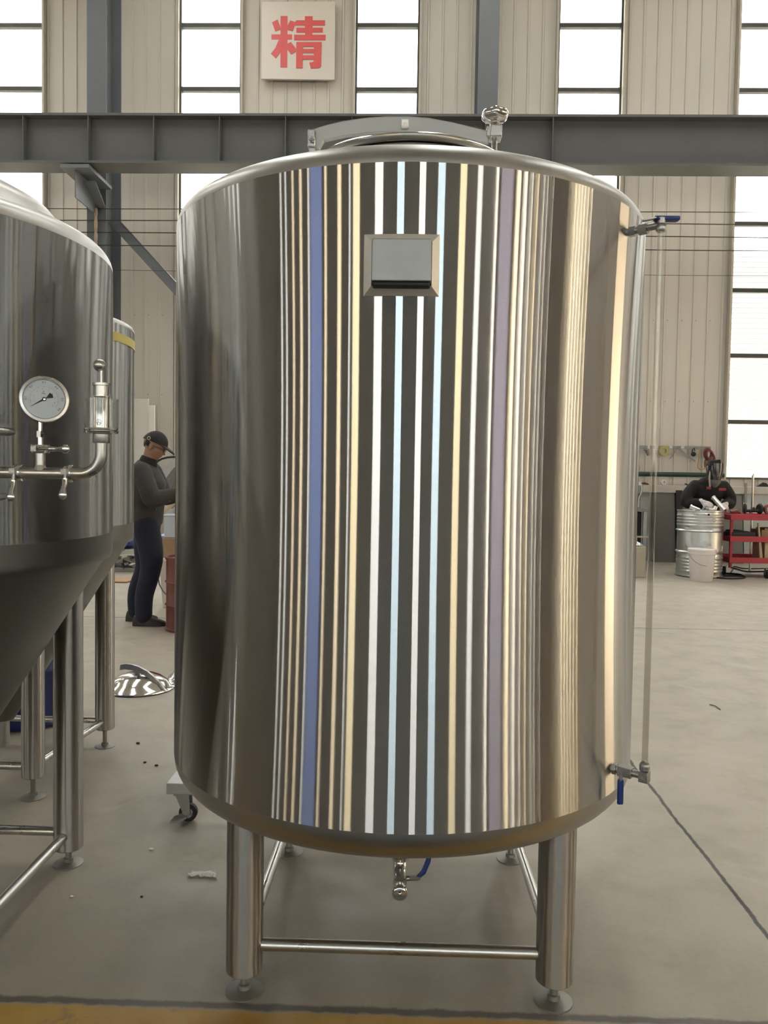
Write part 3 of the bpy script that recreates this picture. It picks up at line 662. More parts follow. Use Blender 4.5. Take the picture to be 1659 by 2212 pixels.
nd.prism([gp(A0, .034), gp(A0 + 60, .0022), gp(A0 + 120, .002), gp(A0 + 180 - 10, .006), gp(A0 + 180 - 20, .019), gp(A0 + 180, .0205), gp(A0 + 180 + 20, .019), gp(A0 + 190, .006), gp(A0 - 60, .0022)], gn * .001); nd.lathe([(.0045, 0), (.0045, .0015)], gz + gn * .0045, gn, 20)
ndo = nd.obj('needle', M['ink'], gco, smooth=0)
MB().lathe([(.0026, 0), (.0026, .001), (0, .0014)], gz + gn * .0062, gn, 16).obj('needle_hub', M['polish'], gco)
tk = MB(); tr = MB(); tgy = MB()
for k in range(41):
    a = 215 - k * 250 / 40; big = k % 5 == 0
    tgy.prism([gp(a - .35, .0335, .0042), gp(a + .35, .0335, .0042), gp(a + .35, .0305 if big else .032, .0042), gp(a - .35, .0305 if big else .032, .0042)], gn * .0003)
    if k % 4 == 0: tr.prism([gp(a - .4, .0285, .0042), gp(a + .4, .0285, .0042), gp(a + .4, .026, .0042), gp(a - .4, .026, .0042)], gn * .0003)
for k in range(50):
    a = 215 - k * 250 / 50; tr.prism([gp(a, .0286, .0041), gp(a - 5, .0286, .0041), gp(a - 5, .0290, .0041), gp(a, .0290, .0041)], gn * .0002)
tgy.obj('outer_scale', M['inkgrey'], gco, smooth=0); tr.obj('inner_scale', M['inkred'], gco, smooth=0)
def digits(txt, a, r, size, mt, tilt=True):
    cu = bpy.data.curves.new('t', 'FONT'); cu.body = txt; cu.size = size; cu.align_x = 'CENTER'; cu.align_y = 'CENTER'
    o = bpy.data.objects.new('t', cu); C.objects.link(o); bpy.context.view_layer.update()
    me = bpy.data.meshes.new_from_object(o.evaluated_get(bpy.context.evaluated_depsgraph_get())); bpy.data.objects.remove(o)
    c = gp(a, r, .0046); th = radians(a - 90) if tilt else 0
    X = gx * cos(th) + gy * sin(th); Y_ = gn.cross(X)
    vs = [c + X * v.co.x + Y_ * v.co.y for v in me.vertices]; fs = [tuple(p.vertices) for p in me.polygons]
    mb = MB().add(vs, fs); return mb
num = MB()
for txt, a in (('0.1', 180), ('0.2', 135), ('0.3', 90), ('0.4', 47), ('0.5', 2), ('0.6', -35)):
    digits(txt, a, .0375, .0062, 'ink').obj('numeral', M['ink'], gco, smooth=0)
nr = MB()
for txt, a in (('1', 195), ('2', 162), ('3', 130), ('4', 98), ('5', 66), ('6', 38), ('7', 8), ('8', -20), ('9', -40)):
    digits(txt, a, .0225, .005, 'ink', False).obj('numeral', M['inkred'], gco, smooth=0)
t_ = digits('MPa', 95, .0125, .0052, 'ink', False); t2_ = digits('bar', 92, .0175, .004, 'ink', False); t_.add(t2_.v, t2_.f); t_.obj('unit_mark', M['ink'], gco, smooth=0)
# relief valve with clear cup
vx, vy = ex, YP
def zz(y): return at(217, y, YP).z
rv = MB().lathe([(.0165, zz(957)), (.018, zz(954)), (.018, zz(938)), (.0165, zz(936))], (vx, vy, 0), n=32).obj('relief_valve', M['satin'], f1)
MB().lathe([(.018, zz(937)), (.036, zz(936)), (.0375, zz(932)), (.034, zz(930.5)), (.0375, zz(929)), (.036, zz(925)), (.018, zz(925))], (vx, vy, 0), n=64).obj('base_ring', M['polish'], rv)
MB().lathe([(.0175, zz(925)), (.0175, zz(903)), (.0172, zz(903)), (.0172, zz(861)), (.0182, zz(858)), (.0182, zz(856))], (vx, vy, 0), n=40).obj('valve_body', M['polish'], rv)
MB().lathe([(.0165, zz(856)), (.0165, zz(834)), (.0192, zz(833)), (.0192, zz(828)), (.004, zz(827.5))], (vx, vy, 0), n=40).obj('valve_neck', M['satin'], rv)
MB().cyl((vx, vy, zz(829)), (vx, vy, zz(798)), .0032).obj('pull_rod', M['satin'], rv)
MB().ball((at(215, 789, YP).x, vy, zz(789)), .0135, 28).obj('pull_ball', M['satin'], rv)
MB().lathe([(.0372, zz(926)), (.0372, zz(862)), (.0352, zz(862)), (.0352, zz(926))], (vx, vy, 0), n=64, cap=False).obj('clear_cup', M['acrylic'], rv, smooth=40)
lg = MB(); lc = Vector((vx + .001, vy - .0178, zz(913))); ln = [(lc + Vector((.0058 * cos(2 * pi * k / 28), 0, .0058 * sin(2 * pi * k / 28)))) for k in range(28)]
lg.tube(ln, .0006, 6, closed=True); lg.tube([lc + Vector((-.0032, 0, -.0047)), lc + Vector((0, 0, .004)), lc + Vector((.0032, 0, -.0047))], .0005, 6); lg.tube([lc + Vector((-.0055, 0, -.0008)), lc + Vector((.0055, 0, -.0008))], .0005, 6); lg.obj('ring_mark', M['ink'], rv)
# fittings on the shell at the picture edge
for (px, py, kind) in ((-16, 925, 0), (-24, 1075, 1)):
    a_ = at(px, py, 1.72)
    base = Vector((a_.x - .035, 1.86, a_.z))
    vo_ = MB().cyl((base.x, 1.90, base.z), (base.x, 1.76, base.z), .009).obj('sample_valve', M['satin'], f1)
    if kind == 0:
        MB().lathe([(.012, 0), (.022, .004), (.022, .016), (.012, .02)], (base.x, 1.70, base.z - .048), (.3, -1, 0), 30).obj('valve_cap', M['bucket'], vo_)
        MB().cyl((base.x + .018, 1.70, base.z - .046), (base.x + .033, 1.70, base.z - .045), .003).obj('cap_pin', M['polish'], vo_)
        MB().lathe([(.009, -.006), (.010, 0), (.009, .006)], (base.x + .012, 1.69, base.z + .012), (.4, -1, .2), 8).obj('cap_screw', M['polish'], vo_)
    else:
        MB().tube([(base.x, 1.71, base.z), (base.x + .035, 1.70, base.z), (base.x + .05, 1.70, base.z + .009)], .0045, 10).ball((base.x + .055, 1.70, base.z + .002), .012, 16, (1, .4, .8)).obj('lever', M['polish'], vo_)
        MB().lathe([(0.001, 0), (.0135, 0), (.0145, .002), (.0145, .012)], (base.x + .030, 1.70, base.z - .040), (-.25, 1, 0), 30).obj('port_cap', M['polish'], vo_)
# --- second fermenter
T2 = (-1.75, 3.39); Rb = .548
f2 = thing('fermenter', 'smaller steel fermenter behind the gauge tank, with yellow tape under its rim', 'tank', (T2[0], T2[1], 0), 'cone-bottomed fermenters')
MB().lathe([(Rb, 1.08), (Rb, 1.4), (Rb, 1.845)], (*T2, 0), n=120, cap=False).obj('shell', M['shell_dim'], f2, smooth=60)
MB().lathe([(Rb + .002, 1.845), (Rb + .002, 1.882)], (*T2, 0), n=120, cap=False).obj('tape_band', M['tape'], f2)['label'] = 'pale yellow masking tape band'
MB().lathe([(Rb, 1.882), (Rb, 1.92)], (*T2, 0), n=120, cap=False).obj('rim_band', M['shell_dim'], f2, smooth=60)
MB().lathe([(Rb, 1.92), (Rb, 1.925)] + arc(Rb - .02, 1.925, .02, .018, 0, 80, 5) + [(.45, 1.965), (.3, 2.0), (.01, 2.03)], (*T2, 0), n=120, cap=False).obj('top_head', M['head'], f2, smooth=50)
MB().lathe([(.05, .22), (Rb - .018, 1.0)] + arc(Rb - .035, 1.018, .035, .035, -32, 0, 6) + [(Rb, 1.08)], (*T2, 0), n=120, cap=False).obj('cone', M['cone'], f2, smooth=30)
MB().lathe([(.03, .10), (.03, .22), (.05, .22)], (*T2, 0), n=32, cap=False).obj('outlet_pipe', M['dullmetal'], f2)
L2 = [(-2.06, 3.09), (-1.471, 3.09), (-1.415, 3.70), (-2.06, 3.70)]
for i, (x, y) in enumerate(L2): leg(x, y, .085, .93, .044, f2, .047)
for i in range(4):
    A = Vector((*L2[i], .108 if 0 else .125)); B = Vector((*L2[(i + 1) % 4], .125)); u = (B - A).normalized() * .042
    MB().cyl(A + u, B - u, .0155, n=20).obj('brace', M['satin'], f2)
# ------------------------------------------------------------------ floor clutter near the tanks
# dished lids lying on the floor
lc_ = Vector((-1.60, 4.73, 0))
def floor_lid(name, c, r, lab, hole=False, arm=True):
    t = thing(name, lab, 'tank lid', c, 'loose tank lids on the floor')
    pr_ = [(r * 1.0, 0), (r * 1.02, .006), (r * 1.0, .013), (r * .93, .018)]
    if not hole: pr_ += [(r * .80, .048), (r * .60, .075), (r * .35, .094), (r * .12, .102), (0, .103)]
    else: pr_ += [(r * .86, .040), (r * .66, .062), (r * .62, .06), (r * .60, .03), (0.0, .028)]
    MB().lathe(pr_, c, n=72, cap=False).obj('dished_plate', M['polish'], t, smooth=50)
    MB().lathe([(r * 1.0, 0), (r * 1.025, .003), (r * 1.0, .007)], c, n=72).obj('seal_rim', M['rubber'], t)
    return t
l1 = floor_lid('tank_lid', lc_, .205, 'shiny domed tank lid with a raised curved arm, lying on the floor')
pa = [(-.115, .155), (-.08, .162), (-.04, .158), (0, .148), (.05, .125), (.10, .088), (.14, .050), (.165, .012)]
am2 = MB(); th = .010
tops = [Vector((lc_.x + .02 + a, 4.66 - .10 * a, b)) for a, b in pa]; bots = [p + Vector((-.004, 0, -.034 + max(0, i - 4) * .005)) for i, p in enumerate(tops)]
am2.prism(tops + bots[::-1], (0, .02, 0)); am2.obj('lid_arm', M['satin'], l1, smooth=0, bevel=.002)
MB().box(tops[3] + Vector((0, .01, -.045)), (.016, .022, .05)).cyl(tops[3] + Vector((0, -.012, -.03)), tops[3] + Vector((0, .03, -.03)), .007).obj('arm_bracket', M['dullmetal'], l1)
l2 = floor_lid('tank_lid', Vector((-1.30, 5.02, 0)), .20, 'open-centred shiny tank lid half hidden behind the big tank', hole=True)
# bubble wrap and bits of grit
bw = MB(); b0 = flo(437, 1893)
for k in range(40):
    u = k / 39; x = b0.x + (u - .5) * .085 + random.uniform(-.004, .004); y = b0.y + random.uniform(-.008, .008)
    bw.ball((x, y, .006 + random.uniform(0, .006)), random.uniform(.004, .009), 8, (1, 1, .8))
remeshed(bw, 'wrap_scrap', M['wrap'], None, .003, 2); tag(bpy.data.objects['wrap_scrap'], 'crumpled strip of clear wrap on the floor left of the front leg', 'plastic scrap')
for i, (px, py, r, lab) in enumerate(((313, 1648, .006, 'small dark grit piece on the floor nearest the shadow edge left of the big tank'), (338, 1655, .007, 'dark grit piece beside the tank skirt, right of the other crumb'), (306, 1938, .004, 'tiny dark speck on the floor below the aisle'), (155, 1938, .005, 'pale metal chip on the floor near the left frame rod'), (327, 1836, .007, 'little shiny scrap of wrap on the aisle floor'), (298, 1607, .008, 'dark curl of swarf on the bright floor beside the far foot'), (1555, 1532, .008, 'short dark twig-like shaving on the right floor'))):
    c = flo(px, py); n = MB()
    if i == 6: n.tube([flo(1533, 1523) + Vector((0, 0, .003)), flo(1545, 1527) + Vector((0, 0, .006)), flo(1556, 1534) + Vector((0, 0, .003))], .0025, 6)
    else: n.ball(c + Vector((0, 0, r * .55)), r, 8, (1.3, .9, .6))
    tag(n.obj('floor_debris', M['pebble'] if i not in (3, 4) else M['wrap'], smooth=60), lab, 'debris')
# low wheeled steel frame whose corner shows left of the tank
tr_ = thing('wheeled_frame', 'low square-tube steel trolley on castors, corner showing left of the big tank', 'trolley', (-.40, 3.2, 0))
fx0, fx1, fy0, fy1, fz = -.873, .10, 2.885, 3.55, .131
fm = MB().bx(fx0, fx1, fy0, fy0 + .045, fz - .02, fz + .022).bx(fx0, fx1, fy1 - .045, fy1, fz - .02, fz + .022).bx(fx0, fx0 + .045, fy0 + .045, fy1 - .045, fz - .02, fz + .022).bx(fx1 - .045, fx1, fy0 + .045, fy1 - .045, fz - .02, fz + .022)
fm.obj('square_frame', M['arm'], tr_, smooth=0, bevel=.002)
for cx_, cy_ in ((fx0 + .055, fy0 + .03), (fx1 - .055, fy0 + .03), (fx0 + .055, fy1 - .03), (fx1 - .055, fy1 - .03)):
    cs = MB().bx(cx_ - .028, cx_ + .030, cy_ - .028, cy_ + .028, fz - .026, fz - .020)
    for sy in (-.022, .019): cs.prism([(cx_ - .024, cy_ + sy, fz - .026), (cx_ + .028, cy_ + sy, fz - .026), (cx_ + .032, cy_ + sy, .030), (cx_ + .008, cy_ + sy, .030)], (0, .003, 0))
    co = cs.obj('castor', M['foot'], tr_, smooth=0)
    MB().lathe([(.012, -.013), (.030, -.013), (.034, -.009), (.034, .009), (.030, .013), (.012, .013)], (cx_ + .020, cy_, .0345), (0, 1, 0), 32).obj('wheel', M['rubber'], co)
    MB().lathe([(.018, -.016), (.020, -.014), (.020, .014), (.018, .016)], (cx_ + .020, cy_, .0345), (0, 1, 0), 24).obj('wheel_hub', M['dullmetal'], co)
    MB().prism([(cx_ + .02, cy_ - .03, .02), (cx_ - .005, cy_ - .045, .012), (cx_ - .035, cy_ - .055, .012), (cx_ - .025, cy_ - .03, .022), (cx_, cy_ - .02, .030)], (0, .004, .006)).obj('brake_pedal', M['dullmetal'], co, smooth=0)
# blue plastic drum behind the left tanks
bd = Vector((-1.98, 4.09, 0))
dr = thing('plastic_drum', 'blue plastic drum seen between the left tank legs', 'drum', bd)
MB().lathe([(.22, .0), (.245, .02), (.25, .05), (.25, .28), (.258, .295), (.25, .31), (.25, .60), (.258, .615), (.25, .63), (.25, .83), (.235, .88), (.20, .90)], bd, n=56).obj('body', M['bluedrum'], dr, smooth=50)
MB().lathe([(.205, .895), (.23, .90), (.235, .925), (.205, .93)], bd, n=48).obj('drum_lid', M['rubber'], dr)

# ------------------------------------------------------------------ people
def ring(c, rx_, ry_, n=24, tilt=None, up=None):
    c = Vector(c); out = []
    for i in range(n):
        a = 2 * pi * i / n; q = Vector((rx_ * cos(a), ry_ * sin(a), 0))
        if tilt is not None: q = tilt @ q
        out.append(c + q)
    return out
def limb(mb, pts, rs, n=16):
    # smooth tapered limb through joints (Catmull-Rom resampled) with round ends
    P = [Vector(p) for p in pts]; out = []; R_ = []
    for i in range(len(P) - 1):
        p0_, p1_, p2_, p3_ = P[max(i - 1, 0)], P[i], P[i + 1], P[min(i + 2, len(P) - 1)]
        for k in range(6):
            t = k / 6; t2 = t * t; t3 = t2 * t
            out.append(.5 * ((2 * p1_) + (p2_ - p0_) * t + (2 * p0_ - 5 * p1_ + 4 * p2_ - p3_) * t2 + (3 * p1_ - p0_ - 3 * p2_ + p3_) * t3)); R_.append(rs[i] + (rs[i + 1] - rs[i]) * t)
    out.append(P[-1]); R_.append(rs[-1])
    mb.tube(out, R_, n); mb.ball(P[0], rs[0], 16); mb.ball(P[-1], rs[-1], 16); return mb
class Fig:
    """local frame: x forward, y left, z up; placed by origin and yaw"""
    def __init__(s, o, yaw): s.o = Vector(o); s.r = Matrix.Rotation(yaw, 3, 'Z')
    def p(s, x, y, z): return s.o + s.r @ Vector((x, y, z))
    def torso(s, mb, secs, n=28):
        rings = []
        for x, z, rx_, ry_, pitch in secs:
            t = s.r @ Matrix.Rotation(pitch, 3, 'Y'); rings.append(ring(s.p(x, 0, z), rx_, ry_, n, t))
        mb.loft(rings); return mb
def hand(mb, f, wrist, fwd, palm_n, side, size=1.0, curl=35, grow=0.0):
    """palm, four curled fingers of unequal length and a thumb; directions in world space"""
    fwd = Vector(fwd).normalized(); pn = Vector(palm_n); pn = (pn - fwd * pn.dot(fwd)).normalized(); lat = fwd.cross(pn) * side
    s_ = size; g = grow
    for k in range(5):
        u = (k / 4 - .5) * .062 * s_; limb(mb, [wrist + lat * u * .6, wrist + fwd * .045 * s_ + lat * u * .95, wrist + fwd * .088 * s_ + lat * u], [.016 * s_ + g, .0155 * s_ + g, .011 * s_ + g], 10)
    for k, (ln_, rr) in enumerate(((.070, .0088), (.078, .0092), (.073, .0088), (.056, .0078))):
        u = (k / 3 - .5) * .066 * s_; b0_ = wrist + fwd * .088 * s_ + lat * u; pts_ = [b0_]; d_ = fwd.copy(); a_ = radians(curl)
        for seg_, fr_ in enumerate((.45, .31, .24)):
            d_ = Matrix.Rotation(a_ * (.6 if seg_ == 0 else 1), 3, fwd.cross(pn)) @ d_; pts_.append(pts_[-1] + d_ * ln_ * fr_ * s_)
        limb(mb, pts_, [(rr + g) * 1.05, rr + g, (rr + g) * .93, (rr + g) * .8], 10)
    t0 = wrist + fwd * .025 * s_ - lat * .022 * s_
    limb(mb, [t0, t0 + (fwd * .6 - lat * .8 + pn * .2).normalized() * .036 * s_, t0 + (fwd * .8 - lat * .5 + pn * .4).normalized() * .066 * s_, t0 + (fwd * .95 - lat * .25 + pn * .6).normalized() * .088 * s_], [.0145 * s_ + g, .012 * s_ + g, .010 * s_ + g, .0085 * s_ + g], 10)
def head(mb, f, c, pitch, s_=1.0):
    """head with brow, eye sockets, nose, lips, chin and ears around centre c (local coords)"""
    R_ = Matrix.Rotation(pitch, 3, 'Y')
    def L_(x, y, z): return f.o + f.r @ (Vector(c) + R_ @ Vector((x * s_, y * s_, z * s_)))
    def e(x, y, z, a, b, d): mb.ball(L_(x, y, z), 1, 24, (a * s_, b * s_, d * s_), f.r @ R_)
    e(-.012, 0, .030, .098, .078, .092); e(.020, 0, -.018, .074, .064, .088); e(.052, 0, -.083, .030, .034, .024)
    e(.034, 0, -.060, .048, .050, .040); e(.078, 0, .018, .016, .052, .011)
    mb.loft([[L_(.085, .007, .012), L_(.085, -.007, .012), L_(.075, -.008, .012), L_(.075, .008, .012)], [L_(.108, .012, -.024), L_(.108, -.012, -.024), L_(.075, -.018, -.028), L_(.075, .018, -.028)], [L_(.098, .013, -.032), L_(.098, -.013, -.032), L_(.070, -.016, -.036), L_(.070, .016, -.036)]])
    e(.104, 0, -.025, .012, .012, .010); e(.082, 0, -.048, .012, .024, .0065); e(.080, 0, -.058, .012, .021, .0075)
    for sy in (-1, 1): e(.040, sy * .045, -.022, .030, .020, .026); e(-.010, sy * .079, -.012, .017, .008, .030); e(-.006, sy * .083, -.030, .010, .008, .012)
    return L_
# --- standing worker seen from the side, looking down
pp_ = at(318, 1100, 6.75); PX = -2.225
f = Fig((PX, 6.80, 0), radians(4))
pn_ = thing('person', 'standing worker in charcoal jacket, navy jeans and black cap, looking down between the tanks', 'person', (PX, 6.80, 0))
body = MB()
f.torso(body, [(-.02, .84, .10, .155, 0), (-.025, .92, .115, .165, 0), (-.02, 1.02, .105, .145, .05), (-.005, 1.12, .112, .155, .12), (.0, 1.24, .118, .175, .2), (-.012, 1.33, .095, .165, .25), (-.015, 1.38, .06, .09, .3)])
limb(body, [f.p(-.015, 0, 1.33), f.p(.005, 0, 1.42), f.p(.025, 0, 1.50)], [.062, .055, .055])
HL = head(body, f, (.055, 0, 1.535), radians(27))
SH = {-1: (-.01, -.185, 1.315), 1: (-.01, .185, 1.315)}
EL = {-1: (.095, -.245, 1.085), 1: (.08, .25, 1.09)}; WR = {-1: (.33, -.17, 1.135), 1: (.33, .14, 1.13)}
for sd_ in (-1, 1):
    limb(body, [f.p(*SH[sd_]), f.p(*EL[sd_]), f.p(*WR[sd_])], [.055, .042, .029])
    hand(body, f, f.p(*WR[sd_]), f.r @ Vector((1, -sd_ * .15, .05)), f.r @ Vector((0, -sd_ * .35, -1)), -sd_, 1.0, 38)
LEGP = {-1: [(.0, -.095, .86), (.045, -.10, .47), (-.015, -.10, .085)], 1: [(-.03, .095, .86), (-.05, .11, .47), (-.135, .12, .085)]}
for sd_ in (-1, 1): limb(body, [f.p(*q) for q in LEGP[sd_]], [.088, .058, .040])
remeshed(body, 'body', M['skin'], pn_, .0075, 2)
tro = MB(); f.torso(tro, [(-.02, .80, .105, .165, 0), (-.022, .88, .128, .178, 0), (-.022, .98, .118, .165, 0)])
for sd_ in (-1, 1):
    q = LEGP[sd_]; limb(tro, [f.p(*q[0]), f.p(q[1][0] + .005, q[1][1], q[1][2] + .16), f.p(*q[1]), f.p(q[2][0] + .01, q[2][1], .26), f.p(q[2][0] + .005, q[2][1], .085)], [.118, .104, .088, .078, .072])
remeshed(tro, 'jeans', M['jeans'], pn_, .012, 5)
jk = MB(); f.torso(jk, [(-.02, .86, .135, .19, 0), (-.02, .90, .142, .195, 0), (-.015, 1.02, .148, .19, .05), (.0, 1.14, .152, .195, .12), (.0, 1.25, .15, .205, .2), (-.012, 1.34, .115, .185, .25), (-.012, 1.395, .075, .10, .3)])
for sd_ in (-1, 1): limb(jk, [f.p(*SH[sd_]), f.p(EL[sd_][0] - .03, EL[sd_][1], EL[sd_][2] + .08), f.p(*EL[sd_]), f.p(WR[sd_][0] - .12, WR[sd_][1] - sd_ * .0 + (WR[sd_][1] * .15), WR[sd_][2] - .02), f.p(WR[sd_][0] - .02, WR[sd_][1], WR[sd_][2])], [.085, .078, .072, .062, .052])
remeshed(jk, 'jacket', M['jacket'], pn_, .012, 4)
pk = MB(); pk.prism([f.p(.10, -.198, .99), f.p(.112, -.196, .99), f.p(.108, -.192, 1.09), f.p(.098, -.194, 1.09)], f.r @ Vector((0, .02, 0))); pk.obj('pocket_zip', M['rubber'], pn_)
cl = MB(); f.torso(cl, [(-.005, 1.375, .082, .098, .35), (.012, 1.435, .070, .074, .35), (.014, 1.44, .062, .066, .35)]); remeshed(cl, 'collar', M['black'], pn_, .008, 2)
# cap with visor
Rc = f.r @ Matrix.Rotation(radians(27), 3, 'Y')
cp = MB(); rr_ = []
for k in range(9):
    t = k / 8 * pi / 2; rr_.append([HL(-.010 + .108 * cos(t) * cos(2 * pi * i / 28), .089 * cos(t) * sin(2 * pi * i / 28), .036 + .098 * sin(t) - .02 * (cos(t) ** 2) * (cos(2 * pi * i / 28) < 0) * abs(cos(2 * pi * i / 28))) for i in range(28)])
cp.loft(rr_[:-1] + [[HL(-.01 + .004 * cos(2 * pi * i / 28), .004 * sin(2 * pi * i / 28), .134) for i in range(28)]])
capo = cp.obj('cap', M['cap'], pn_, smooth=60)
vz = MB(); a_ = []; b2 = []
for i in range(15):
    t = -pi / 2 + pi * i / 14; a_.append(HL(.03 + .062 * cos(t), .078 * sin(t), .040)); b2.append(HL(.045 + .135 * cos(t) ** .8 if cos(t) > 1e-3 else .045, .084 * sin(t), .040 - .030 * max(0, cos(t))))
vz.add(a_ + b2, [(i, i + 1, 16 + i, 15 + i) for i in range(14)]); vo2 = vz.obj('visor', M['cap'], capo); sm_ = vo2.modifiers.new('s', 'SOLIDIFY'); sm_.thickness = .006
MB().tube([HL(-.055 + .012 * cos(a / 12 * 2 * pi) , -.089, .045 + .014 * sin(a / 12 * 2 * pi)) for a in range(12)], .0025, 6, closed=True).obj('cap_emblem', M['whitebox'], capo)
hr = MB()
for sy in (-1, 1): hr.ball(HL(-.040, sy * .056, .008), 1, 16, (.040, .020, .032), Rc)
hr.ball(HL(-.070, 0, 0), 1, 16, (.026, .056, .046), Rc); remeshed(hr, 'hair', M['hair'], pn_, .006, 1)
gl = MB()
for sy in (-1, 1):
    gl.tube([HL(.094, sy * .031 + .020 * cos(a / 16 * 2 * pi), .004 + .014 * sin(a / 16 * 2 * pi)) for a in range(16)], .0016, 6, closed=True)
    gl.tube([HL(.093, sy * .052, .008), HL(.05, sy * .073, .006), HL(-.005, sy * .084, .0)], .0018, 6)
gl.tube([HL(.094, -.011, .006), HL(.097, 0, .009), HL(.094, .011, .006)], .0016, 6); gl.obj('eyeglasses', M['ink'], pn_)
for sd_ in (-1, 1):
    q = LEGP[sd_][2]; sm2 = MB(); X0 = q[0]; Y0 = q[1]; rings = []
    for x, hw, h in ((-.085, .022, .05), (-.075, .036, .085), (-.03, .041, .105), (.03, .043, .095), (.09, .050, .068), (.15, .048, .052), (.185, .030, .040), (.192, .012, .028)):
        rings.append([f.p(X0 + x, Y0 + hw * cos(t), .001 + h * max(0, sin(t)) ** .7) for t in [pi * i / 12 for i in range(13)]])
    sm2.loft(rings); sm2.obj('shoe', M['shoe'], pn_, smooth=50)
# --- welder bent over the steel drum
WX, WY = at(1544, 1050, 11.5).x, 11.78
f = Fig((WX, WY, 0), radians(-90)); wl = thing('person', 'welder in black jacket, dark face shield and white gloves, bent over the ribbed steel drum', 'person', (WX, WY, 0))
body = MB(); f.torso(body, [(-.06, .80, .10, .165, 0), (-.06, .90, .11, .17, 0), (-.02, 1.03, .11, .155, .25), (.05, 1.15, .12, .175, .45), (.10, 1.25, .115, .185, .6), (.13, 1.31, .08, .13, .7)])
limb(body, [f.p(.11, 0, 1.27), f.p(.165, 0, 1.35), f.p(.20, 0, 1.40)], [.062, .056, .055])
HW = head(body, f, (.235, 0, 1.455), radians(48))
SH = {-1: (.07, -.20, 1.24), 1: (.07, .20, 1.24)}; EL = {-1: (.08, -.305, 1.00), 1: (.08, .30, 1.00)}; WR = {-1: (.30, -.155, 1.01), 1: (.30, .15, .985)}
# local y is left: in the picture the figure's left arm is on the right
for sd_ in (-1, 1): limb(body, [f.p(*SH[sd_]), f.p(*EL[sd_]), f.p(*WR[sd_])], [.058, .045, .031]); hand(body, f, f.p(*WR[sd_]), f.r @ Vector((.75, -sd_ * .45, -.25)), f.r @ Vector((.1, -sd_ * .6, -.8)), -sd_, .9, 40)
for sd_ in (-1, 1): limb(body, [f.p(-.05, sd_ * .10, .84), f.p(-.02, sd_ * .12, .47), f.p(-.06, sd_ * .13, .085)], [.09, .058, .042])
remeshed(body, 'body', M['skin'], wl, .009, 2)
tro = MB(); f.torso(tro, [(-.06, .80, .12, .18, 0), (-.06, .90, .128, .182, 0), (-.05, .98, .12, .17, 0)])
for sd_ in (-1, 1): limb(tro, [f.p(-.05, sd_ * .10, .84), f.p(-.02, sd_ * .12, .47), f.p(-.06, sd_ * .13, .085)], [.115, .085, .07])
remeshed(tro, 'trousers', M['black'], wl, .014, 4)
jk = MB(); f.torso(jk, [(-.06, .84, .135, .20, 0), (-.05, .94, .14, .20, .1), (-.02, 1.04, .145, .20, .25), (.05, 1.15, .15, .215, .45), (.10, 1.26, .14, .22, .6), (.135, 1.325, .095, .15, .7), (.15, 1.355, .07, .09, .7)])
for sd_ in (-1, 1): limb(jk, [f.p(SH[sd_][0], SH[sd_][1], SH[sd_][2]), f.p(EL[sd_][0] - .02, EL[sd_][1], EL[sd_][2] + .10), f.p(*EL[sd_]), f.p(.20, WR[sd_][1] * 1.4, 1.0), f.p(WR[sd_][0] - .03, WR[sd_][1], WR[sd_][2])], [.095, .088, .085, .072, .055])
remeshed(jk, 'jacket', M['black'], wl, .013, 4)
MB().box((at(1530, 1054, 11.55).x, 11.535, at(1530, 1054, 11.54).z), (.058, .012, .036)).obj('chest_patch', M['redpaint'], wl, smooth=0)
MB().box((at(1560, 1057, 11.54).x, 11.535, at(1560, 1057, 11.54).z), (.10, .012, .034)).obj('chest_patch', M['redpaint'], wl, smooth=0)
for sd_ in (-1, 1):
    g_ = MB(); wv = f.p(*WR[sd_]); fd = f.r @ Vector((.75, -sd_ * .45, -.25)); hand(g_, f, wv, fd, f.r @ Vector((.1, -sd_ * .6, -.8)), -sd_, 1.05, 40, .0045)
    limb(g_, [wv - fd.normalized() * .05, wv + fd.normalized() * .01], [.045, .036]); remeshed(g_, 'glove', M['glove'], wl, .007, 2)
# welding shield: headgear, curved clear-grey visor, respirator
hd = MB(); rr_ = []
for k in range(8):
    t = k / 8 * pi / 2; rr_.append([HW(-.015 + .112 * cos(t) * cos(2 * pi * i / 28), .093 * cos(t) * sin(2 * pi * i / 28), .03 + .10 * sin(t)) for i in range(28)])
hd.loft(rr_); hd.obj('head_band', M['cap'], wl, smooth=60)
hw = Vector((WX, 11.53, 0)); tz = at(1541, 994, 11.5).z
MB().prism([(at(1530, 1000, 11.46).x, 11.38, tz - .005), (at(1552, 1000, 11.46).x, 11.38, tz + .008), (at(1554, 1000, 11.46).x, 11.38, tz - .07), (at(1528, 1000, 11.46).x, 11.38, tz - .08)], (0, .12, 0)).obj('shield_top', M['cap'], wl, smooth=0, bevel=.01)
vs_ = MB(); rr_ = []; xc_ = at(1543.5, 1020, 11.5).x
for k in range(9):
    u = k / 8; z = tz - .045 - u * .235; wdt = .108 - .045 * max(0, u - .45) * 1.6; rr_.append([(xc_ + wdt * 1.08 * sin(radians(-100 + 200 * i / 20)), 11.50 - .15 * cos(radians(-100 + 200 * i / 20)), z) for i in range(21)])
n_ = 21; vs_.add([p for r in rr_ for p in r], [(j * n_ + i, j * n_ + i + 1, (j + 1) * n_ + i + 1, (j + 1) * n_ + i) for j in range(8) for i in range(20)])
so = vs_.obj('face_shield', glassy('smoked_visor', (.16, .18, .165), .24, .15), wl, smooth=60)
so['label'] = 'smoked see-through face shield'
MB().lathe([(.085, -.045), (.075, -.01), (.045, .03), (.012, .055)], (xc_, 11.47, at(1543, 1045, 11.5).z), (0, -.3, -1), 28).obj('neck_scarf', mat('grey_scarf', (.16, .16, .15), .9, 0, .2), wl, smooth=60)
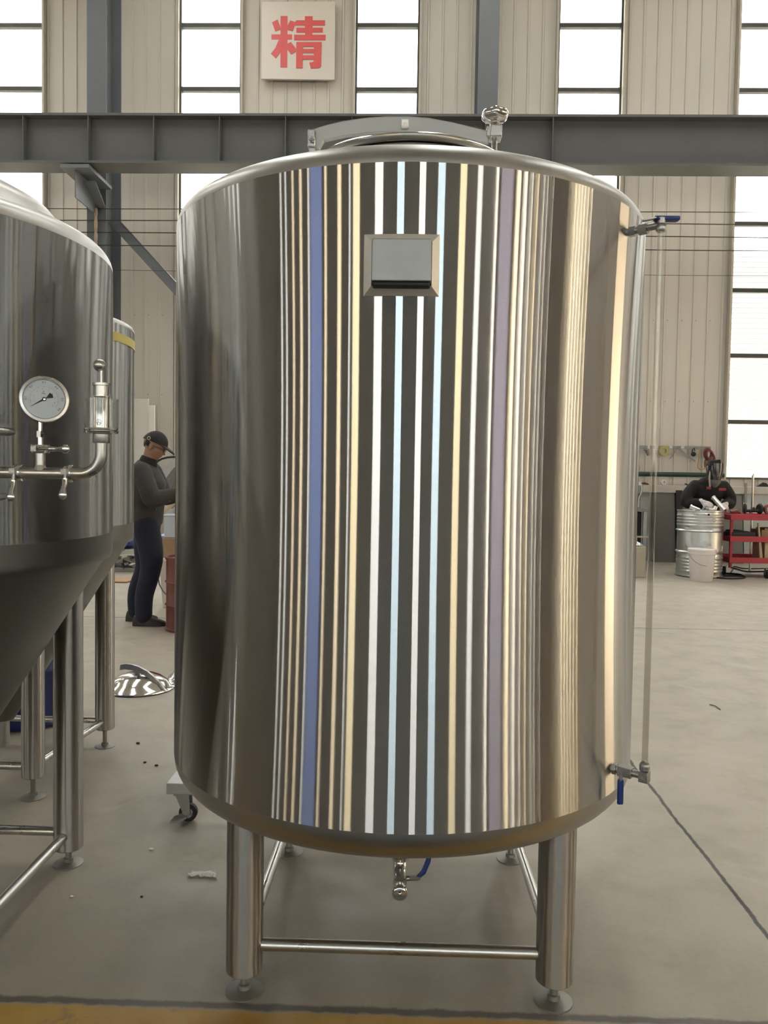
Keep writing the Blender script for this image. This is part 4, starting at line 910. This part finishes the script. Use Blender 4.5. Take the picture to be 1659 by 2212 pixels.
MB().tube([(xc_ - .085, 11.43, tz - .14), (xc_ - .10, 11.42, tz - .24), (xc_ - .085, 11.44, tz - .33), (xc_ - .07, 11.47, tz - .38)], .012, 10).obj('air_hose', M['dado'], wl)
for sd_ in (-1, 1):
    sm2 = MB(); rings = []
    for x, hw_, h in ((-.085, .022, .05), (-.075, .036, .085), (-.03, .041, .105), (.03, .043, .095), (.09, .050, .068), (.15, .048, .052), (.185, .030, .040), (.192, .012, .028)):
        rings.append([f.p(-.06 + x, sd_ * .13 + hw_ * cos(t), .001 + h * max(0, sin(t)) ** .7) for t in [pi * i / 12 for i in range(13)]])
    sm2.loft(rings); sm2.obj('shoe', M['shoe'], wl, smooth=50)

# ------------------------------------------------------------------ right-hand work area
DC = (4.075, 11.14); rD = .30
zb0 = lambda y: at(1525, y, DC[1] - rD).z
pr_ = [(rD - .02, .0), (rD, .006), (rD + .012, .012), (rD + .012, .026), (rD, .03)]
def ribs(z0, z1, n, h=.011):
    out = []
    for k in range(n):
        c = z0 + (z1 - z0) * k / max(1, n - 1)
        out += [(rD, c - .017), (rD + h * .7, c - .009), (rD + h, c), (rD + h * .7, c + .009), (rD, c + .017)]
    return out
ztop = zb0(1104)
pr_ += ribs(.085, .265, 5, .008) + ribs(zb0(1195), zb0(1195), 1, .018) + ribs(zb0(1148), zb0(1148), 1, .018) + ribs(zb0(1136), zb0(1116), 4, .008)
pr_ += [(rD, ztop - .02), (rD + .010, ztop - .012), (rD + .010, ztop), (rD - .012, ztop), (rD - .014, ztop - .02), (0, ztop - .02)]
sdm = thing('steel_drum', 'galvanised ribbed steel drum used as a work table beside the welder', 'drum', (*DC, 0))
MB().lathe(pr_, (*DC, 0), n=72, cap=False).obj('body', M['galv'], sdm, smooth=40)
hc = at(1531, 1112, DC[1] - rD); MB().cyl((hc.x, DC[1] - rD - .004, hc.z), (hc.x, DC[1] - rD + .01, hc.z), .014).obj('bung_hole', M['rubber'], sdm)
lb = at(1565, 1185, DC[1] - rD + .10); aL = radians(52)
MB().box((DC[0] + (rD + .003) * sin(aL), DC[1] - (rD + .003) * cos(aL), lb.z), (.055, .004, .065), Matrix.Rotation(aL, 3, 'Z')).obj('paper_label', M['whitebox'], sdm, smooth=0)
# fittings piled on the drum
zt_ = ztop - .02
def fitting(k, lab, mb, m='polish'): tag(mb.obj('pipe_fitting', M[m]), lab, 'fitting', 'steel pipe fittings on the drum')
a = at(1492, 1094, 10.98); b_ = at(1510, 1103, 10.93)
fitting(0, 'pale steel tube stub lying over the drum rim at its left', MB().cyl((a.x, 10.98, zt_ + .075), (b_.x, 10.90, zt_ + .03), .022).lathe([(.03, 0), (.03, .008)], (a.x, 10.98, zt_ + .075), (b_.x - a.x, -.08, -.045)))
fitting(1, 'ring-ended steel ferrule on the drum left of the glove', MB().lathe([(.020, -.02), (.032, -.018), (.032, -.008), (.020, -.006), (.020, .02), (.015, .02), (.015, -.02)], (at(1509, 1098, 10.92).x, 10.96, zt_ + .034), (.3, -1, .1), 28, cap=False))
fitting(2, 'dark upright steel ring at the centre left of the drum top', MB().lathe([(.030, -.03), (.040, -.03), (.040, .03), (.030, .03), (.030, -.03)], (at(1523, 1098, 10.95).x, 10.93, zt_ + .041), (0, -1, .25), 28, cap=False), 'dullmetal')
e0 = Vector((at(1538, 1100, 11.0).x, 10.98, zt_ + .03)); fitting(3, 'bent steel elbow lying mid drum top', MB().tube([e0 + Vector((-.07, 0, 0)), e0, e0 + Vector((.035, .01, .012)), e0 + Vector((.05, .02, .05))], .028, 16), 'satin')
fitting(4, 'pale cylinder fitting behind the elbow on the drum', MB().cyl((at(1532, 1092, 11.15).x, 11.18, zt_ + .026), (at(1546, 1092, 11.15).x, 11.16, zt_ + .026), .026), 'bucket')
p_a = at(1543, 1077, 11.12); p_b = at(1567, 1104, 10.98)
fitting(5, 'long steel tube standing aslant, gripped by the right-hand glove', MB().cyl((p_a.x, 11.16, zt_ + .20), (p_b.x - .01, 10.97, zt_ + .026), .030, n=24).lathe([(.036, 0), (.036, .01)], (p_a.x, 11.16, zt_ + .20), (p_b.x - p_a.x, -.18, -.17)), 'satin')
# bucket
bk = flo(1515, 1250); bc = Vector((at(1515.5, 1225, 10.6).x, 10.60, 0)); bkt = thing('bucket', 'white plastic bucket standing in front of the steel drum', 'bucket', bc)
MB().lathe([(.138, 0), (.142, .006), (.166, .352), (.176, .356), (.178, .405), (.172, .41), (.166, .405), (.160, .36), (.136, .012), (0, .012)], bc, n=56, cap=False).obj('pail', M['bucket'], bkt, smooth=40)
MB().lathe([(.174, .396), (.181, .40), (.181, .42), (.170, .426), (0, .422)], bc, n=56, cap=False).obj('bucket_lid', M['bucket'], bkt, smooth=40)
MB().tube([(bc.x + .178 * sin(t), bc.y - .182 * cos(t) , .33 - .16 * cos(t) * (1) if 0 else .365 - .17 * sin(t + pi / 2) * .9) for t in [radians(-88 + 88 * k / 10) for k in range(11)]], .003, 6).obj('wire_handle', M['greytool'], bkt)
# red cart
ct = thing('tool_cart', 'red steel three-shelf cart cut off by the right edge', 'cart', (5.2, 11.3, 0))
cxa, cxb, cya, cyb = 4.43, 6.0, 10.98, 11.62
zs3 = [at(1620, y, cya).z for y in (1118, 1165, 1211)]
for zq in zs3:
    s3 = MB().bx(cxa, cxb, cya, cya + .03, zq - .038, zq + .038).bx(cxa, cxb, cyb - .03, cyb, zq - .038, zq + .038).bx(cxa, cxa + .03, cya + .03, cyb - .03, zq - .038, zq + .038).bx(cxb - .03, cxb, cya + .03, cyb - .03, zq - .038, zq + .038).bx(cxa + .03, cxb - .03, cya + .03, cyb - .03, zq - .02, zq - .012)
    s3.obj('shelf', M['redpaint'], ct, smooth=0, bevel=.004)
for x, y in ((cxa + .02, cya + .05), (cxb - .05, cya + .05), (cxa + .02, cyb - .08), (cxb - .05, cyb - .08)):
    MB().bx(x, x + .035, y, y + .035, .13, zs3[0] - .01).obj('post', M['redpaint'], ct, smooth=0, bevel=.003)
for x, y in ((cxa + .06, cya + .35), (4.93, cya - .02), (cxb - .08, cya + .10), (cxb - .08, cyb - .1)):
    k_ = MB().bx(x - .03, x + .03, y - .04, y + .04, .125, .135); 
    for sx in (-.027, .023): k_.prism([(x + sx, y - .03, .126), (x + sx, y + .03, .126), (x + sx, y + .015, .05), (x + sx, y - .015, .05)], (.004, 0, 0))
    k2 = k_.obj('castor', M['dullmetal'], ct, smooth=0); MB().lathe([(.02, -.017), (.055, -.017), (.060, -.01), (.060, .01), (.055, .017), (.02, .017)], (x, y, .0605), (1, 0, 0), 32).obj('wheel', M['rubber'], k2)
st1 = zs3[0] + .038
# things on and in the cart
g1 = MB(); w1 = Vector((at(1607, 1104, 11.1).x, 11.1, st1))
for k, (px, py) in enumerate(((1609, 1105), (1641, 1100))):
    c = at(px, py, 11.12); g1.lathe([(.02, -.02), (.06, -.018), (.075, 0), (.06, .018), (.02, .02)], (c.x, 11.12, st1 + .078), (1, .25 if k else -.3, 0), 28)
xa, xb = at(1609, 1105, 11.12).x, at(1641, 1100, 11.12).x; g1.tube([(xa, 11.12, st1 + .05), (xb, 11.12, st1 + .05)], .022, 12); g1.tube([((xa + xb) / 2 - .04, 11.12, st1 + .03), ((xa + xb) / 2 + .03, 11.12, st1 + .09)], .02, 10)
tag(g1.obj('bench_grinder', M['darkgap']), 'dark two-wheeled grinder standing on the top shelf of the red cart', 'grinder')
g2 = MB(); a = at(1578, 1104, 11.05); g2.tube([(a.x, 11.05, st1 + .03), (a.x + .09, 11.05, st1 + .045), (a.x + .135, 11.05, st1 + .02)], [.022, .024, .014], 12); tag(g2.obj('hand_tool', M['redbrown']), 'dark red hand tool at the left end of the top cart shelf', 'tool')
g3 = MB(); a = at(1656, 1108, 11.1); g3.lathe([(.045, -.02), (.075, -.02), (.075, .02), (.045, .02), (.045, -.02)], (a.x + .03, 11.1, st1 + .075), (.2, -1, 0), 28, cap=False); tag(g3.obj('ring_part', M['oxide']), 'dark red ring standing on the top cart shelf at the photo edge', 'ring')
x0, x1 = at(1577, 1150, 11.1).x, at(1627, 1150, 11.1).x; z0_ = zs3[1] + .038
g4 = MB().bx(x0, x1, 11.02, 11.4, zs3[1] - .012, z0_ + .055); g4.bx(x0 + .02, x1 - .15, 11.05, 11.3, z0_ + .055, z0_ + .075); tag(g4.obj('tool_tray', M['darkgap'], smooth=0, bevel=.006), 'long black tray on the middle shelf of the red cart', 'tray')
x0 = at(1638, 1150, 11.2).x
tag(MB().bx(x0, x0 + .38, 11.1, 11.45, zs3[1] - .0115, z0_ + .085).bx(x0 + .05, x0 + .38, 11.12, 11.4, z0_ + .085, z0_ + .11).obj('cardboard_box', M['card'], smooth=0, bevel=.004), 'brown cardboard box on the middle cart shelf at the right edge', 'box')
x0 = at(1645, 1190, 11.2).x; zz_ = zs3[2] - .012
tag(MB().bx(x0, x0 + .32, 11.1, 11.5, zz_, zz_ + .26).bx(x0 - .01, x0 + .33, 11.09, 11.51, zz_ + .26, zz_ + .275).obj('timber_crate', M['wood'], smooth=0, bevel=.004), 'pale timber box on the bottom cart shelf at the right edge', 'box')
a = at(1621, 1128, 11.3); b_ = at(1647, 1205, 11.04)
tag(MB().prism([(a.x, 11.06, a.z), (a.x + .02, 11.06, a.z), (b_.x + .02, 11.06, zz_ + .002), (b_.x - .02, 11.06, zz_ + .002)], (0, .03, 0)).obj('timber_batten', M['wood'], smooth=0, bevel=.003), 'pale timber batten leaning inside the red cart', 'batten')
a = at(1625, 1027, 11.75); MBt = MB().cyl((a.x, 11.72, .0), (a.x, 11.72, a.z), .016, n=16).cyl((a.x, 11.72, a.z), (a.x, 11.72, a.z + .03), .016, .004, 16)
tag(MBt.obj('steel_rod', M['polish']), 'bright upright steel rod standing behind the red cart', 'rod')
# floor cables
def cable(pts, r, lab, m='rubber', name='floor_cable'):
    P = [Vector((p[0], p[1], r + (p[2] if len(p) > 2 else 0))) for p in pts]
    o = MB()
    out = []
    for i in range(len(P) - 1):
        p0_, p1_, p2_, p3_ = P[max(i - 1, 0)], P[i], P[i + 1], P[min(i + 2, len(P) - 1)]
        for k in range(5):
            t = k / 5; out.append(.5 * ((2 * p1_) + (p2_ - p0_) * t + (2 * p0_ - 5 * p1_ + 4 * p2_ - p3_) * t * t + (3 * p1_ - p0_ - 3 * p2_ + p3_) * t ** 3))
    out.append(P[-1]); o.tube(out, r, 8); tag(o.obj(name, M[m]), lab, 'cable'); return o
F2 = lambda x, y, h=0: (*flo(x, y)[:2], h)
cable([F2(1543, 1249), F2(1575, 1251.5), F2(1608, 1250), F2(1600, 1243), F2(1580, 1240.5), F2(1568, 1240), F2(1585, 1243.5, .012), F2(1604, 1246.5, .012), F2(1575, 1246), F2(1545, 1245.5), F2(1541, 1247), F2(1543, 1249, .012)], .011, 'black cable coiled on the floor beside the bucket')
cable([F2(1580, 1228), F2(1592, 1231), F2(1612, 1236), F2(1640, 1236), F2(1665, 1236), F2(1700, 1234)], .012, 'dark hose running along the floor under the red cart')
cable([F2(1577, 1240), F2(1583, 1231), F2(1586, 1225), F2(1605, 1229), F2(1640, 1229.5), F2(1690, 1228)], .009, 'thinner dark cable on the floor behind the hose under the cart')
# leaning steel sheets against the plinth
def leaning(px0, px1, ytop, lab, m, yb=13.0, yt=13.085, name='steel_sheet', th=.012):
    a = at(px0, ytop, yt); b_ = at(px1, ytop, yt); z1_ = min(a.z, 1.2)
    o = MB().prism([(a.x, yb, .0), (b_.x, yb, .0), (b_.x, yt, a.z), (a.x, yt, a.z)], (0, -th, 0)).obj(name, M[m], smooth=0); tag(o, lab, 'sheet', 'sheets leaning on the plinth'); return o
leaning(1408, 1457, 1056, 'dark grey steel sheet leaning on the plinth, left of the dark gap strip', 'sheet', 12.93)
leaning(1458, 1472, 1059, 'narrow black strip standing for the dark gap between two grey sheets', 'darkgap', 12.93, name='gap_strip', th=.05)  # shade in the gap between the sheets, made as a black strip
leaning(1473, 1602, 1058, 'grey-brown steel sheet leaning behind the welder', 'sheet', 12.93)
leaning(1604, 1720, 1062, 'pale blue-grey steel sheet leaning below the right window', 'sheetblue', 12.93)
# green pipe on the wall
p = at(1450, 1025, 13.12); tag(MB().cyl((3.0, 13.1, p.z), (at(1530, 1025, 13.1).x + .25, 13.1, p.z), .038).obj('wall_pipe', M['green']), 'dark green pipe running along the wall above the ledge', 'pipe')
# tool rail
YR = 13.22
rail = thing('tool_rail', 'grey slatted tool rail with small white labels on the cladding', 'rail', (at(1450, 967, YR).x, YR, at(1450, 967, YR).z))
def rect(mb, x0, x1, y0, y1, Y, t=.02):
    a = at(x0, y0, Y); b_ = at(x1, y1, Y); mb.bx(a.x, b_.x, Y - t / 2, Y + t / 2, b_.z, a.z); return mb
rect(MB(), 1360, 1534.5, 962, 971, YR, .03).obj('rail_bar', M['greytool'], rail, smooth=0)
for x0, x1 in ((1415.5, 1422), (1446, 1452.5), (1471, 1478), (1399, 1404)): rect(MB(), x0, x1, 962.5, 969, YR - .018, .006).obj('white_label', M['whitebox'], rail, smooth=0)
rect(MB(), 1423, 1445, 963, 969.5, YR - .018, .006).obj('olive_strip', M['olive'], rail, smooth=0)
def hang(mb, m, name, lab, cat='tool'): return tag(mb.obj(name, M[m]), lab, cat, 'tools hanging on the wall rail')
Yh = YR - .05
c = at(1434.5, 974, Yh); hang(MB().lathe([(.032, -.025), (.083, -.025), (.083, .025), (.032, .025), (.032, -.025)], c, (0, 1, 0), 36, cap=False), 'olive', 'tape_roll', 'olive yellow tape roll hanging on the tool rail', 'tape')
c = at(1375, 978, Yh); hang(MB().ball(c, .035, 14, (1, .5, 1)).ball(c + Vector((-.01, 0, -.07)), .032, 14, (1, .5, 1.1)).tube([c, c + Vector((.0, -.02, -.05))], .02, 8), 'bucket', 'spray_gun', 'small white tool hanging at the left end of the rail')
c = at(1398, 976, Yh); hang(MB().tube([c + Vector((-.06, 0, .04)), c + Vector((0, 0, .03)), c + Vector((.02, 0, -.06))], [.015, .03, .02], 10), 'greytool', 'drill', 'dark pistol-shaped tool hanging behind the sight tube')
c0, c1_ = at(1464, 968, Yh), at(1446, 992, Yh); nv_ = Vector((.035, 0, .03)); hang(MB().prism([c0, c0 + nv_ * .5, c1_ + nv_, c1_ - nv_ * .2], (0, .012, 0)), 'greytool', 'scraper', 'grey flat scraper hanging left of the padlock')
c0, c1_ = at(1466, 970, Yh), at(1502, 997, Yh); nv_ = Vector((.02, 0, .026)); hang(MB().prism([c0 - nv_ * .4, c0 + nv_ * .6, c1_ + nv_ * .5, c1_ - nv_ * .3], (0, .012, 0)), 'greytool', 'straight_edge', 'long grey blade hanging aslant from the tool rail')
c = at(1498, 981, Yh); hang(MB().ball(c, .043, 14, (1, .5, .9)).tube([c + Vector((-.02, 0, .03)), c + Vector((-.02, 0, .07)), c + Vector((.01, 0, .10)), c + Vector((.02, 0, .05))], .010, 8), 'rubber', 'padlock', 'dark padlock-like hook hanging on the rail', 'hook')
c = at(1518, 990, Yh); q = [c + Vector((a_, 0, b_)) for a_, b_ in ((-.05, .15), (.04, .15), (.07, .0), (.04, -.17), (-.03, -.18), (-.075, -.15), (-.06, 0))]
hang(MB().tube(q, .012, 8, closed=True), 'yellowhose', 'hose_loop', 'amber hose hung in a long loop on the rail', 'hose')
hb2 = MB(); c = at(1528, 980, Yh - .03)
for k in range(5):
    ph_ = k * 1.3; hb2.tube([c + Vector((.055 * (1 + .15 * k % .4) * cos(t + ph_ * .1) + .01 * k, -.012 * k, .09 * sin(t) - .012 * k)) for t in [2 * pi * i / 18 for i in range(18)]], .011, 8, closed=True)
hb2.tube([c + Vector((-.01, 0, -.05)), c + Vector((-.04, 0, -.14)), c + Vector((-.03, 0, -.22))], .011, 8); hang(hb2, 'redbrown', 'hose_bundle', 'red-brown hose bundle hanging above the welder', 'hose')
# things on the ledge
LZ = 1.24
def ledge(mb, m, name, lab, cat, grp='odds and ends on the ledge'): return tag(mb.obj(name, M[m]), lab, cat, grp)
x = at(1448, 1038, 13.1).x; ledge(MB().lathe([(.030, 0), (.034, .01), (.034, .13), (.014, .175), (.014, .20)], (x, 13.075, LZ), n=24), 'acrylic', 'bottle', 'clear plastic bottle standing on the ledge', 'bottle')
x = at(1432, 1035, 13.1).x; ledge(MB().lathe([(.028, -.02), (.045, -.02), (.045, .02), (.028, .02), (.028, -.02)], (x, 13.08, LZ + .045), (.2, -1, .2), 28, cap=False), 'bucket', 'white_ring', 'white ring standing on the ledge left of the bottle', 'ring')
x = at(1392, 1036, 13.1).x; ledge(MB().tube([(x - .06, 13.1, LZ + .02), (x, 13.1, LZ + .03), (x + .07, 13.1, LZ + .015)], [.016, .02, .010], 10), 'redbrown', 'hand_tool', 'dark red tool lying on the ledge behind the sight tube', 'tool')
x = at(1490, 1039, 13.1).x; ledge(MB().tube([(x - .07, 13.12, LZ + .03), (x - .02, 13.12, LZ + .015), (x + .05, 13.12, LZ + .015), (x + .08, 13.12, LZ + .03)], .013, 10), 'redbrown', 'bent_clamp', 'red-brown bent clamp lying on the ledge left of the welder', 'tool')
x = at(1648, 1035, 13.1).x; ledge(MB().prism([(x - .10, 13.1, LZ), (x + .12, 13.1, LZ), (x + .06, 13.1, LZ + .06), (x, 13.1, LZ + .075)], (0, .05, 0)), 'rubber', 'rag', 'dark crumpled rag on the ledge under the right window', 'rag')
x = at(1608, 1040, 13.1).x; ledge(MB().bx(x - .02, x + .02, 13.03, 13.05, .98, LZ + .06), 'greytool', 'hanging_bar', 'short grey bar hooked over the ledge right of the welder', 'bar')
c = at(1374, 1010, 13.1); tag(MB().lathe([(0, -.02), (.105, -.02), (.11, 0), (.105, .02), (0, .02)], (c.x - .03, 13.16, c.z), (.1, -1, 0), 40, cap=False).obj('sanding_disc', M['pinkdisc']), 'pinkish brown round disc on the wall beside the big tank', 'disc')
# work table and box half hidden behind the tank on the right
tx0, tx1 = 2.70, at(1400, 1105, 11.9).x; tzt = at(1385, 1098, 11.9).z
wt = thing('work_table', 'dark steel work table showing between the big tank and the sight tube', 'table', ((tx0 + tx1) / 2, 12.2, 0))
MB().bx(tx0, tx1, 11.9, 12.6, tzt - .05, tzt).obj('table_top', M['greytool'], wt, smooth=0, bevel=.003)
for x, y in ((tx1 - .06, 11.92), (tx1 - .06, 12.52), (tx0 + .02, 11.92), (tx0 + .02, 12.52)): MB().bx(x, x + .05, y, y + .05, 0, tzt - .05).obj('leg', M['sheetblue'], wt, smooth=0)
MB().bx(tx0, tx1 - .02, 12.0, 12.5, .28, .31).obj('lower_shelf', M['greytool'], wt, smooth=0)
a0_ = at(1388, 1130, 12.0).x
tag(MB().bx(2.8, a0_, 12.05, 12.5, .31, tzt - .06).obj('machine_box', M['darkgap'], smooth=0, bevel=.01), 'black machine housing stored under the work table', 'machine')
c = Vector((at(1372, 1050, 12.2).x, 12.2, tzt)); gm = MB().lathe([(.07, 0), (.09, .01), (.09, .20), (.115, .22), (.115, .34), (.06, .40)], c, n=32)
tag(gm.obj('extractor', M['sheetblue'], smooth=40), 'grey cylindrical machine on the table beside the big tank', 'machine')
wc = [at(1368, 1015, 12.0), at(1376, 1025, 12.0), at(1384, 1040, 12.0), at(1387, 1055, 12.0), at(1384, 1068, 12.0), at(1380, 1077, 12.0), Vector((at(1379, 1088, 12.0).x, 12.0, tzt + .008))]
tag(MB().tube(wc, .0075, 8).obj('curved_wire', M['whitebox']), 'white flexible hose arching up from the table beside the tank', 'hose')
x0 = at(1413, 1158, 11.6).x; tag(MB().bx(2.9, x0, 11.85, 11.88, at(1400, 1160, 11.85).z - .012, at(1400, 1160, 11.85).z + .012).bx(2.98, 3.01, 11.85, 11.88, 0, at(1400, 1160, 11.85).z - .012).bx(x0 - .20, x0 - .17, 11.85, 11.88, 0, at(1400, 1160, 11.85).z - .012).obj('timber_trestle', M['wood'], smooth=0), 'pale timber rail standing in front of the work table', 'trestle')
bz = at(1380, 1180, 10.85)
bb = thing('storage_box', 'beige box with crumpled foil on its lid, beside the big tank', 'box', (3.0, 11.0, 0))
bx1 = at(1394, 1210, 10.82).x; MB().bx(2.62, bx1, 10.80, 11.20, 0, bz.z).obj('box_body', M['beige'], bb, smooth=0, bevel=.006)
fo = MB(); nx, ny = 12, 8; vv = [(2.64 + (bx1 - 2.66) * i / nx, 10.82 + .36 * j / ny, bz.z + .015 + random.random() * .04 * (0 < i < nx) * (0 < j < ny)) for j in range(ny + 1) for i in range(nx + 1)]
fo.add(vv, [(j * (nx + 1) + i, j * (nx + 1) + i + 1, (j + 1) * (nx + 1) + i + 1, (j + 1) * (nx + 1) + i) for j in range(ny) for i in range(nx)])
foo = fo.obj('foil_cover', M['foil'], bb, smooth=0); sm_ = foo.modifiers.new('s', 'SOLIDIFY'); sm_.thickness = .012
# ------------------------------------------------------------------ left gap behind the worker
def xr(px, py, Y): return at(px, py, Y).x
rd = Vector((xr(358, 1290, 6.6) + .235, 6.62, 0)); hD = at(360, 1206, 6.4).z
od = thing('oil_drum', 'red-brown ribbed steel drum half hidden by the big tank', 'drum', rd)
MB().lathe([(.22, 0), (.236, .005), (.236, .02), (.228, .025), (.228, hD * .33), (.240, hD * .35), (.228, hD * .37), (.228, hD * .64), (.240, hD * .66), (.228, hD * .68), (.228, hD - .03), (.238, hD - .02), (.238, hD), (.222, hD), (.220, hD - .02), (0, hD - .02)], rd, n=56, cap=False).obj('body', M['oxide'], od, smooth=45)
MB().lathe([(.03, 0), (.03, .012), (.02, .016)], rd + Vector((-.12, -.05, hD - .02)), n=20).obj('bung_cap', M['dullmetal'], od)
yb_ = 7.6; z_a = at(360, 1213, yb_).z; x0 = xr(343, 1260, yb_)
tote = thing('plastic_tote', 'off-white plastic tote standing behind the worker and the red-brown drum', 'box', (x0 + .3, yb_ + .25, 0))
MB().loft([ring_ for ring_ in [[Vector((x0 + .03, yb_ + .02, 0)), Vector((x0 + .62, yb_ + .02, 0)), Vector((x0 + .62, yb_ + .45, 0)), Vector((x0 + .03, yb_ + .45, 0))], [Vector((x0, yb_, z_a)), Vector((x0 + .65, yb_, z_a)), Vector((x0 + .65, yb_ + .48, z_a)), Vector((x0, yb_ + .48, z_a))]]]).obj('tub', M['whitebox'], tote, smooth=0, bevel=.01)
MB().bx(x0 - .02, x0 + .67, yb_ - .02, yb_ + .50, z_a, z_a + .03).obj('tote_lid', M['bucket'], tote, smooth=0, bevel=.006)
z_b = at(360, 1163, yb_).z; x1_ = xr(348, 1180, yb_)
tag(MB().bx(x1_, x1_ + .5, yb_ + .03, yb_ + .40, z_a + .03, z_b).bx(x1_ + .22, x1_ + .27, yb_ + .026, yb_ + .404, z_a + .03, z_b + .002).obj('cardboard_box', M['card'], smooth=0, bevel=.004), 'cardboard box stacked on the off-white tote behind the worker', 'box')
z_c = at(360, 1112, yb_).z; x1_ = xr(350, 1140, yb_)
tag(MB().bx(x1_, x1_ + .42, yb_ + .06, yb_ + .38, z_b + .002, z_c - .02).bx(x1_ - .01, x1_ + .43, yb_ + .05, yb_ + .39, z_c - .02, z_c).obj('storage_crate', M['paleblue'], smooth=0, bevel=.008), 'pale blue-white crate on top of the cardboard box', 'box')
# heap of offcuts and slanted grey plates on the crate
Yg = yb_ + .2
for i, (pts_, m_, lab) in enumerate((
    ([(342, 1036), (372, 995), (385, 980), (385, 1003), (372, 1016), (350, 1046)], 'sheetblue', 'pale grey bent plate leaning up behind the worker'),
    ([(346, 1050), (385, 1005), (385, 1040), (366, 1060)], 'sheet', 'dark grey plate under the bent plate behind the worker'),
    ([(350, 1108), (372, 1084), (390, 1070), (390, 1078), (372, 1094), (356, 1111)], 'wood', 'thin pale slat sticking up from the crate'))):
    o = MB().prism([at(x, y, Yg - .05 * i) for x, y in pts_], (0, .10 if i < 2 else .02, 0)).obj('metal_offcut' if i < 2 else 'timber_offcut', M[m_], smooth=0, bevel=.003); tag(o, lab, 'offcut')
hp2 = MB(); c = at(374, 1082, Yg + .12)
for k in range(14): hp2.box(c + Vector((random.uniform(-.10, .16), random.uniform(-.05, .05), random.uniform(-.09, .10))), (random.uniform(.05, .12), random.uniform(.02, .06), random.uniform(.02, .07)), Matrix.Rotation(random.uniform(-1, 1), 3, 'Y') @ Matrix.Rotation(random.uniform(-1, 1), 3, 'Z'))
hp2.bx(c.x - .06, c.x + .2, c.y - .06, c.y + .06, z_c, c.z - .03)
tag(hp2.obj('scrap_heap', M['dullmetal'], smooth=0), 'heap of grey metal scrap on the pale crate behind the worker', 'scrap', kind='stuff')
tag(MB().tube([at(x, y, Yg + .15) for x, y in ((334, 1003), (341, 996), (350, 991), (362, 988), (375, 987), (392, 990), (402, 1030), (392, 1082))], .011, 8).obj('black_hose', M['rubber']), 'black hose arching beside the worker cap visor', 'hose')
cable([(*flo(338, 1262)[:2], 0), (0, 0, 0)], .001, 'x') if False else None
hs_ = [at(x, y, 7.2) for x, y in ((338, 1255), (344, 1266), (352, 1277), (360, 1285), (372, 1290))]
hs_ = [at(340, 1236, 7.585), at(344, 1262, 7.50), at(352, 1277, 7.3), at(360, 1285, 7.1), Vector((rd.x + .02, rd.y + .24, .32))]
tag(MB().tube(hs_, .006, 8).obj('thin_hose', M['rubber']), 'thin black hose hanging from the off-white tote down behind the red-brown drum', 'hose')
# white boards against the wall
YB_ = 12.95
for x0, x1, y0, lab, Yq in ((262, 321.5, 861, 'taller white board leaning on the cladding left of the worker', 12.98), (321.5, 334.5, 875, 'lower white board beside the taller one behind the worker', 12.94)):
    a = at(x0, y0, Yq); b_ = at(x1, y0, Yq); tag(MB().bx(a.x, b_.x, Yq - .015, Yq + .015, 0, a.z).obj('white_board', mat('board_white_%d' % x0, (.72, .69, .64), .5, 0, .03), smooth=0, bevel=.003), lab, 'board', 'white boards by the far wall')
# rack, blue sacks and cardboard low behind the worker
Yk = 10.3; a = at(250, 1197, Yk); b_ = at(340, 1197, Yk)
rk = thing('wire_rack', 'low chrome rack behind the worker legs with blue sacks on it', 'rack', (a.x, Yk, 0))
MB().bx(a.x - .35, b_.x, Yk, Yk + .5, a.z - .012, a.z).obj('rack_shelf', M['polish'], rk, smooth=0)
for x in (a.x - .33, b_.x - .02):
    for y in (Yk + .02, Yk + .48): MB().cyl((x, y, 0), (x, y, a.z - .012), .012).obj('rack_leg', M['polish'], rk)
for k in range(3): MB().tube([(a.x - .1 + .22 * k, Yk - .01, a.z - .06), (a.x + .02 + .22 * k, Yk - .01, a.z - .11), (a.x + .1 + .22 * k, Yk - .01, a.z - .05)], .007, 8).obj('rack_hook', M['polish'], rk)
sk = MB()
for k in range(4): sk.ball((a.x - .15 + .22 * k, Yk + .25, a.z + .125 + .03 * (k % 2)), 1, 20, (.17, .2, .115))
remeshed(sk, 'blue_sack', M['bluedrum'], None, .02, 4); tag(bpy.data.objects['blue_sack'], 'dark blue sack heaped on the low chrome rack', 'sack')
jn = MB()
for k in range(22): jn.box((random.uniform(a.x - .25, b_.x - .1), Yk + random.uniform(.1, .4), random.uniform(.04, .16)), (random.uniform(.06, .16), .1, random.uniform(.02, .06)), Matrix.Rotation(random.uniform(-.5, .5), 3, 'Y'))
jn.bx(a.x - .28, b_.x - .08, Yk + .08, Yk + .42, 0, .05)
tag(jn.obj('scrap_heap', M['greytool'], smooth=0), 'heap of grey metal pieces on the floor under the chrome rack', 'scrap', kind='stuff')
c0 = flo(248, 1260); c1_ = flo(283, 1252)
tag(MB().prism([(c0.x - .25, c0.y, .006), (c1_.x + .05, c0.y + .05, .006), (c1_.x + .12, c0.y + .50, .006), (c0.x - .2, c0.y + .45, .006)], (0, 0, .012)).obj('cardboard_sheet', M['card'], smooth=0), 'flat piece of cardboard on the floor behind the worker', 'cardboard')
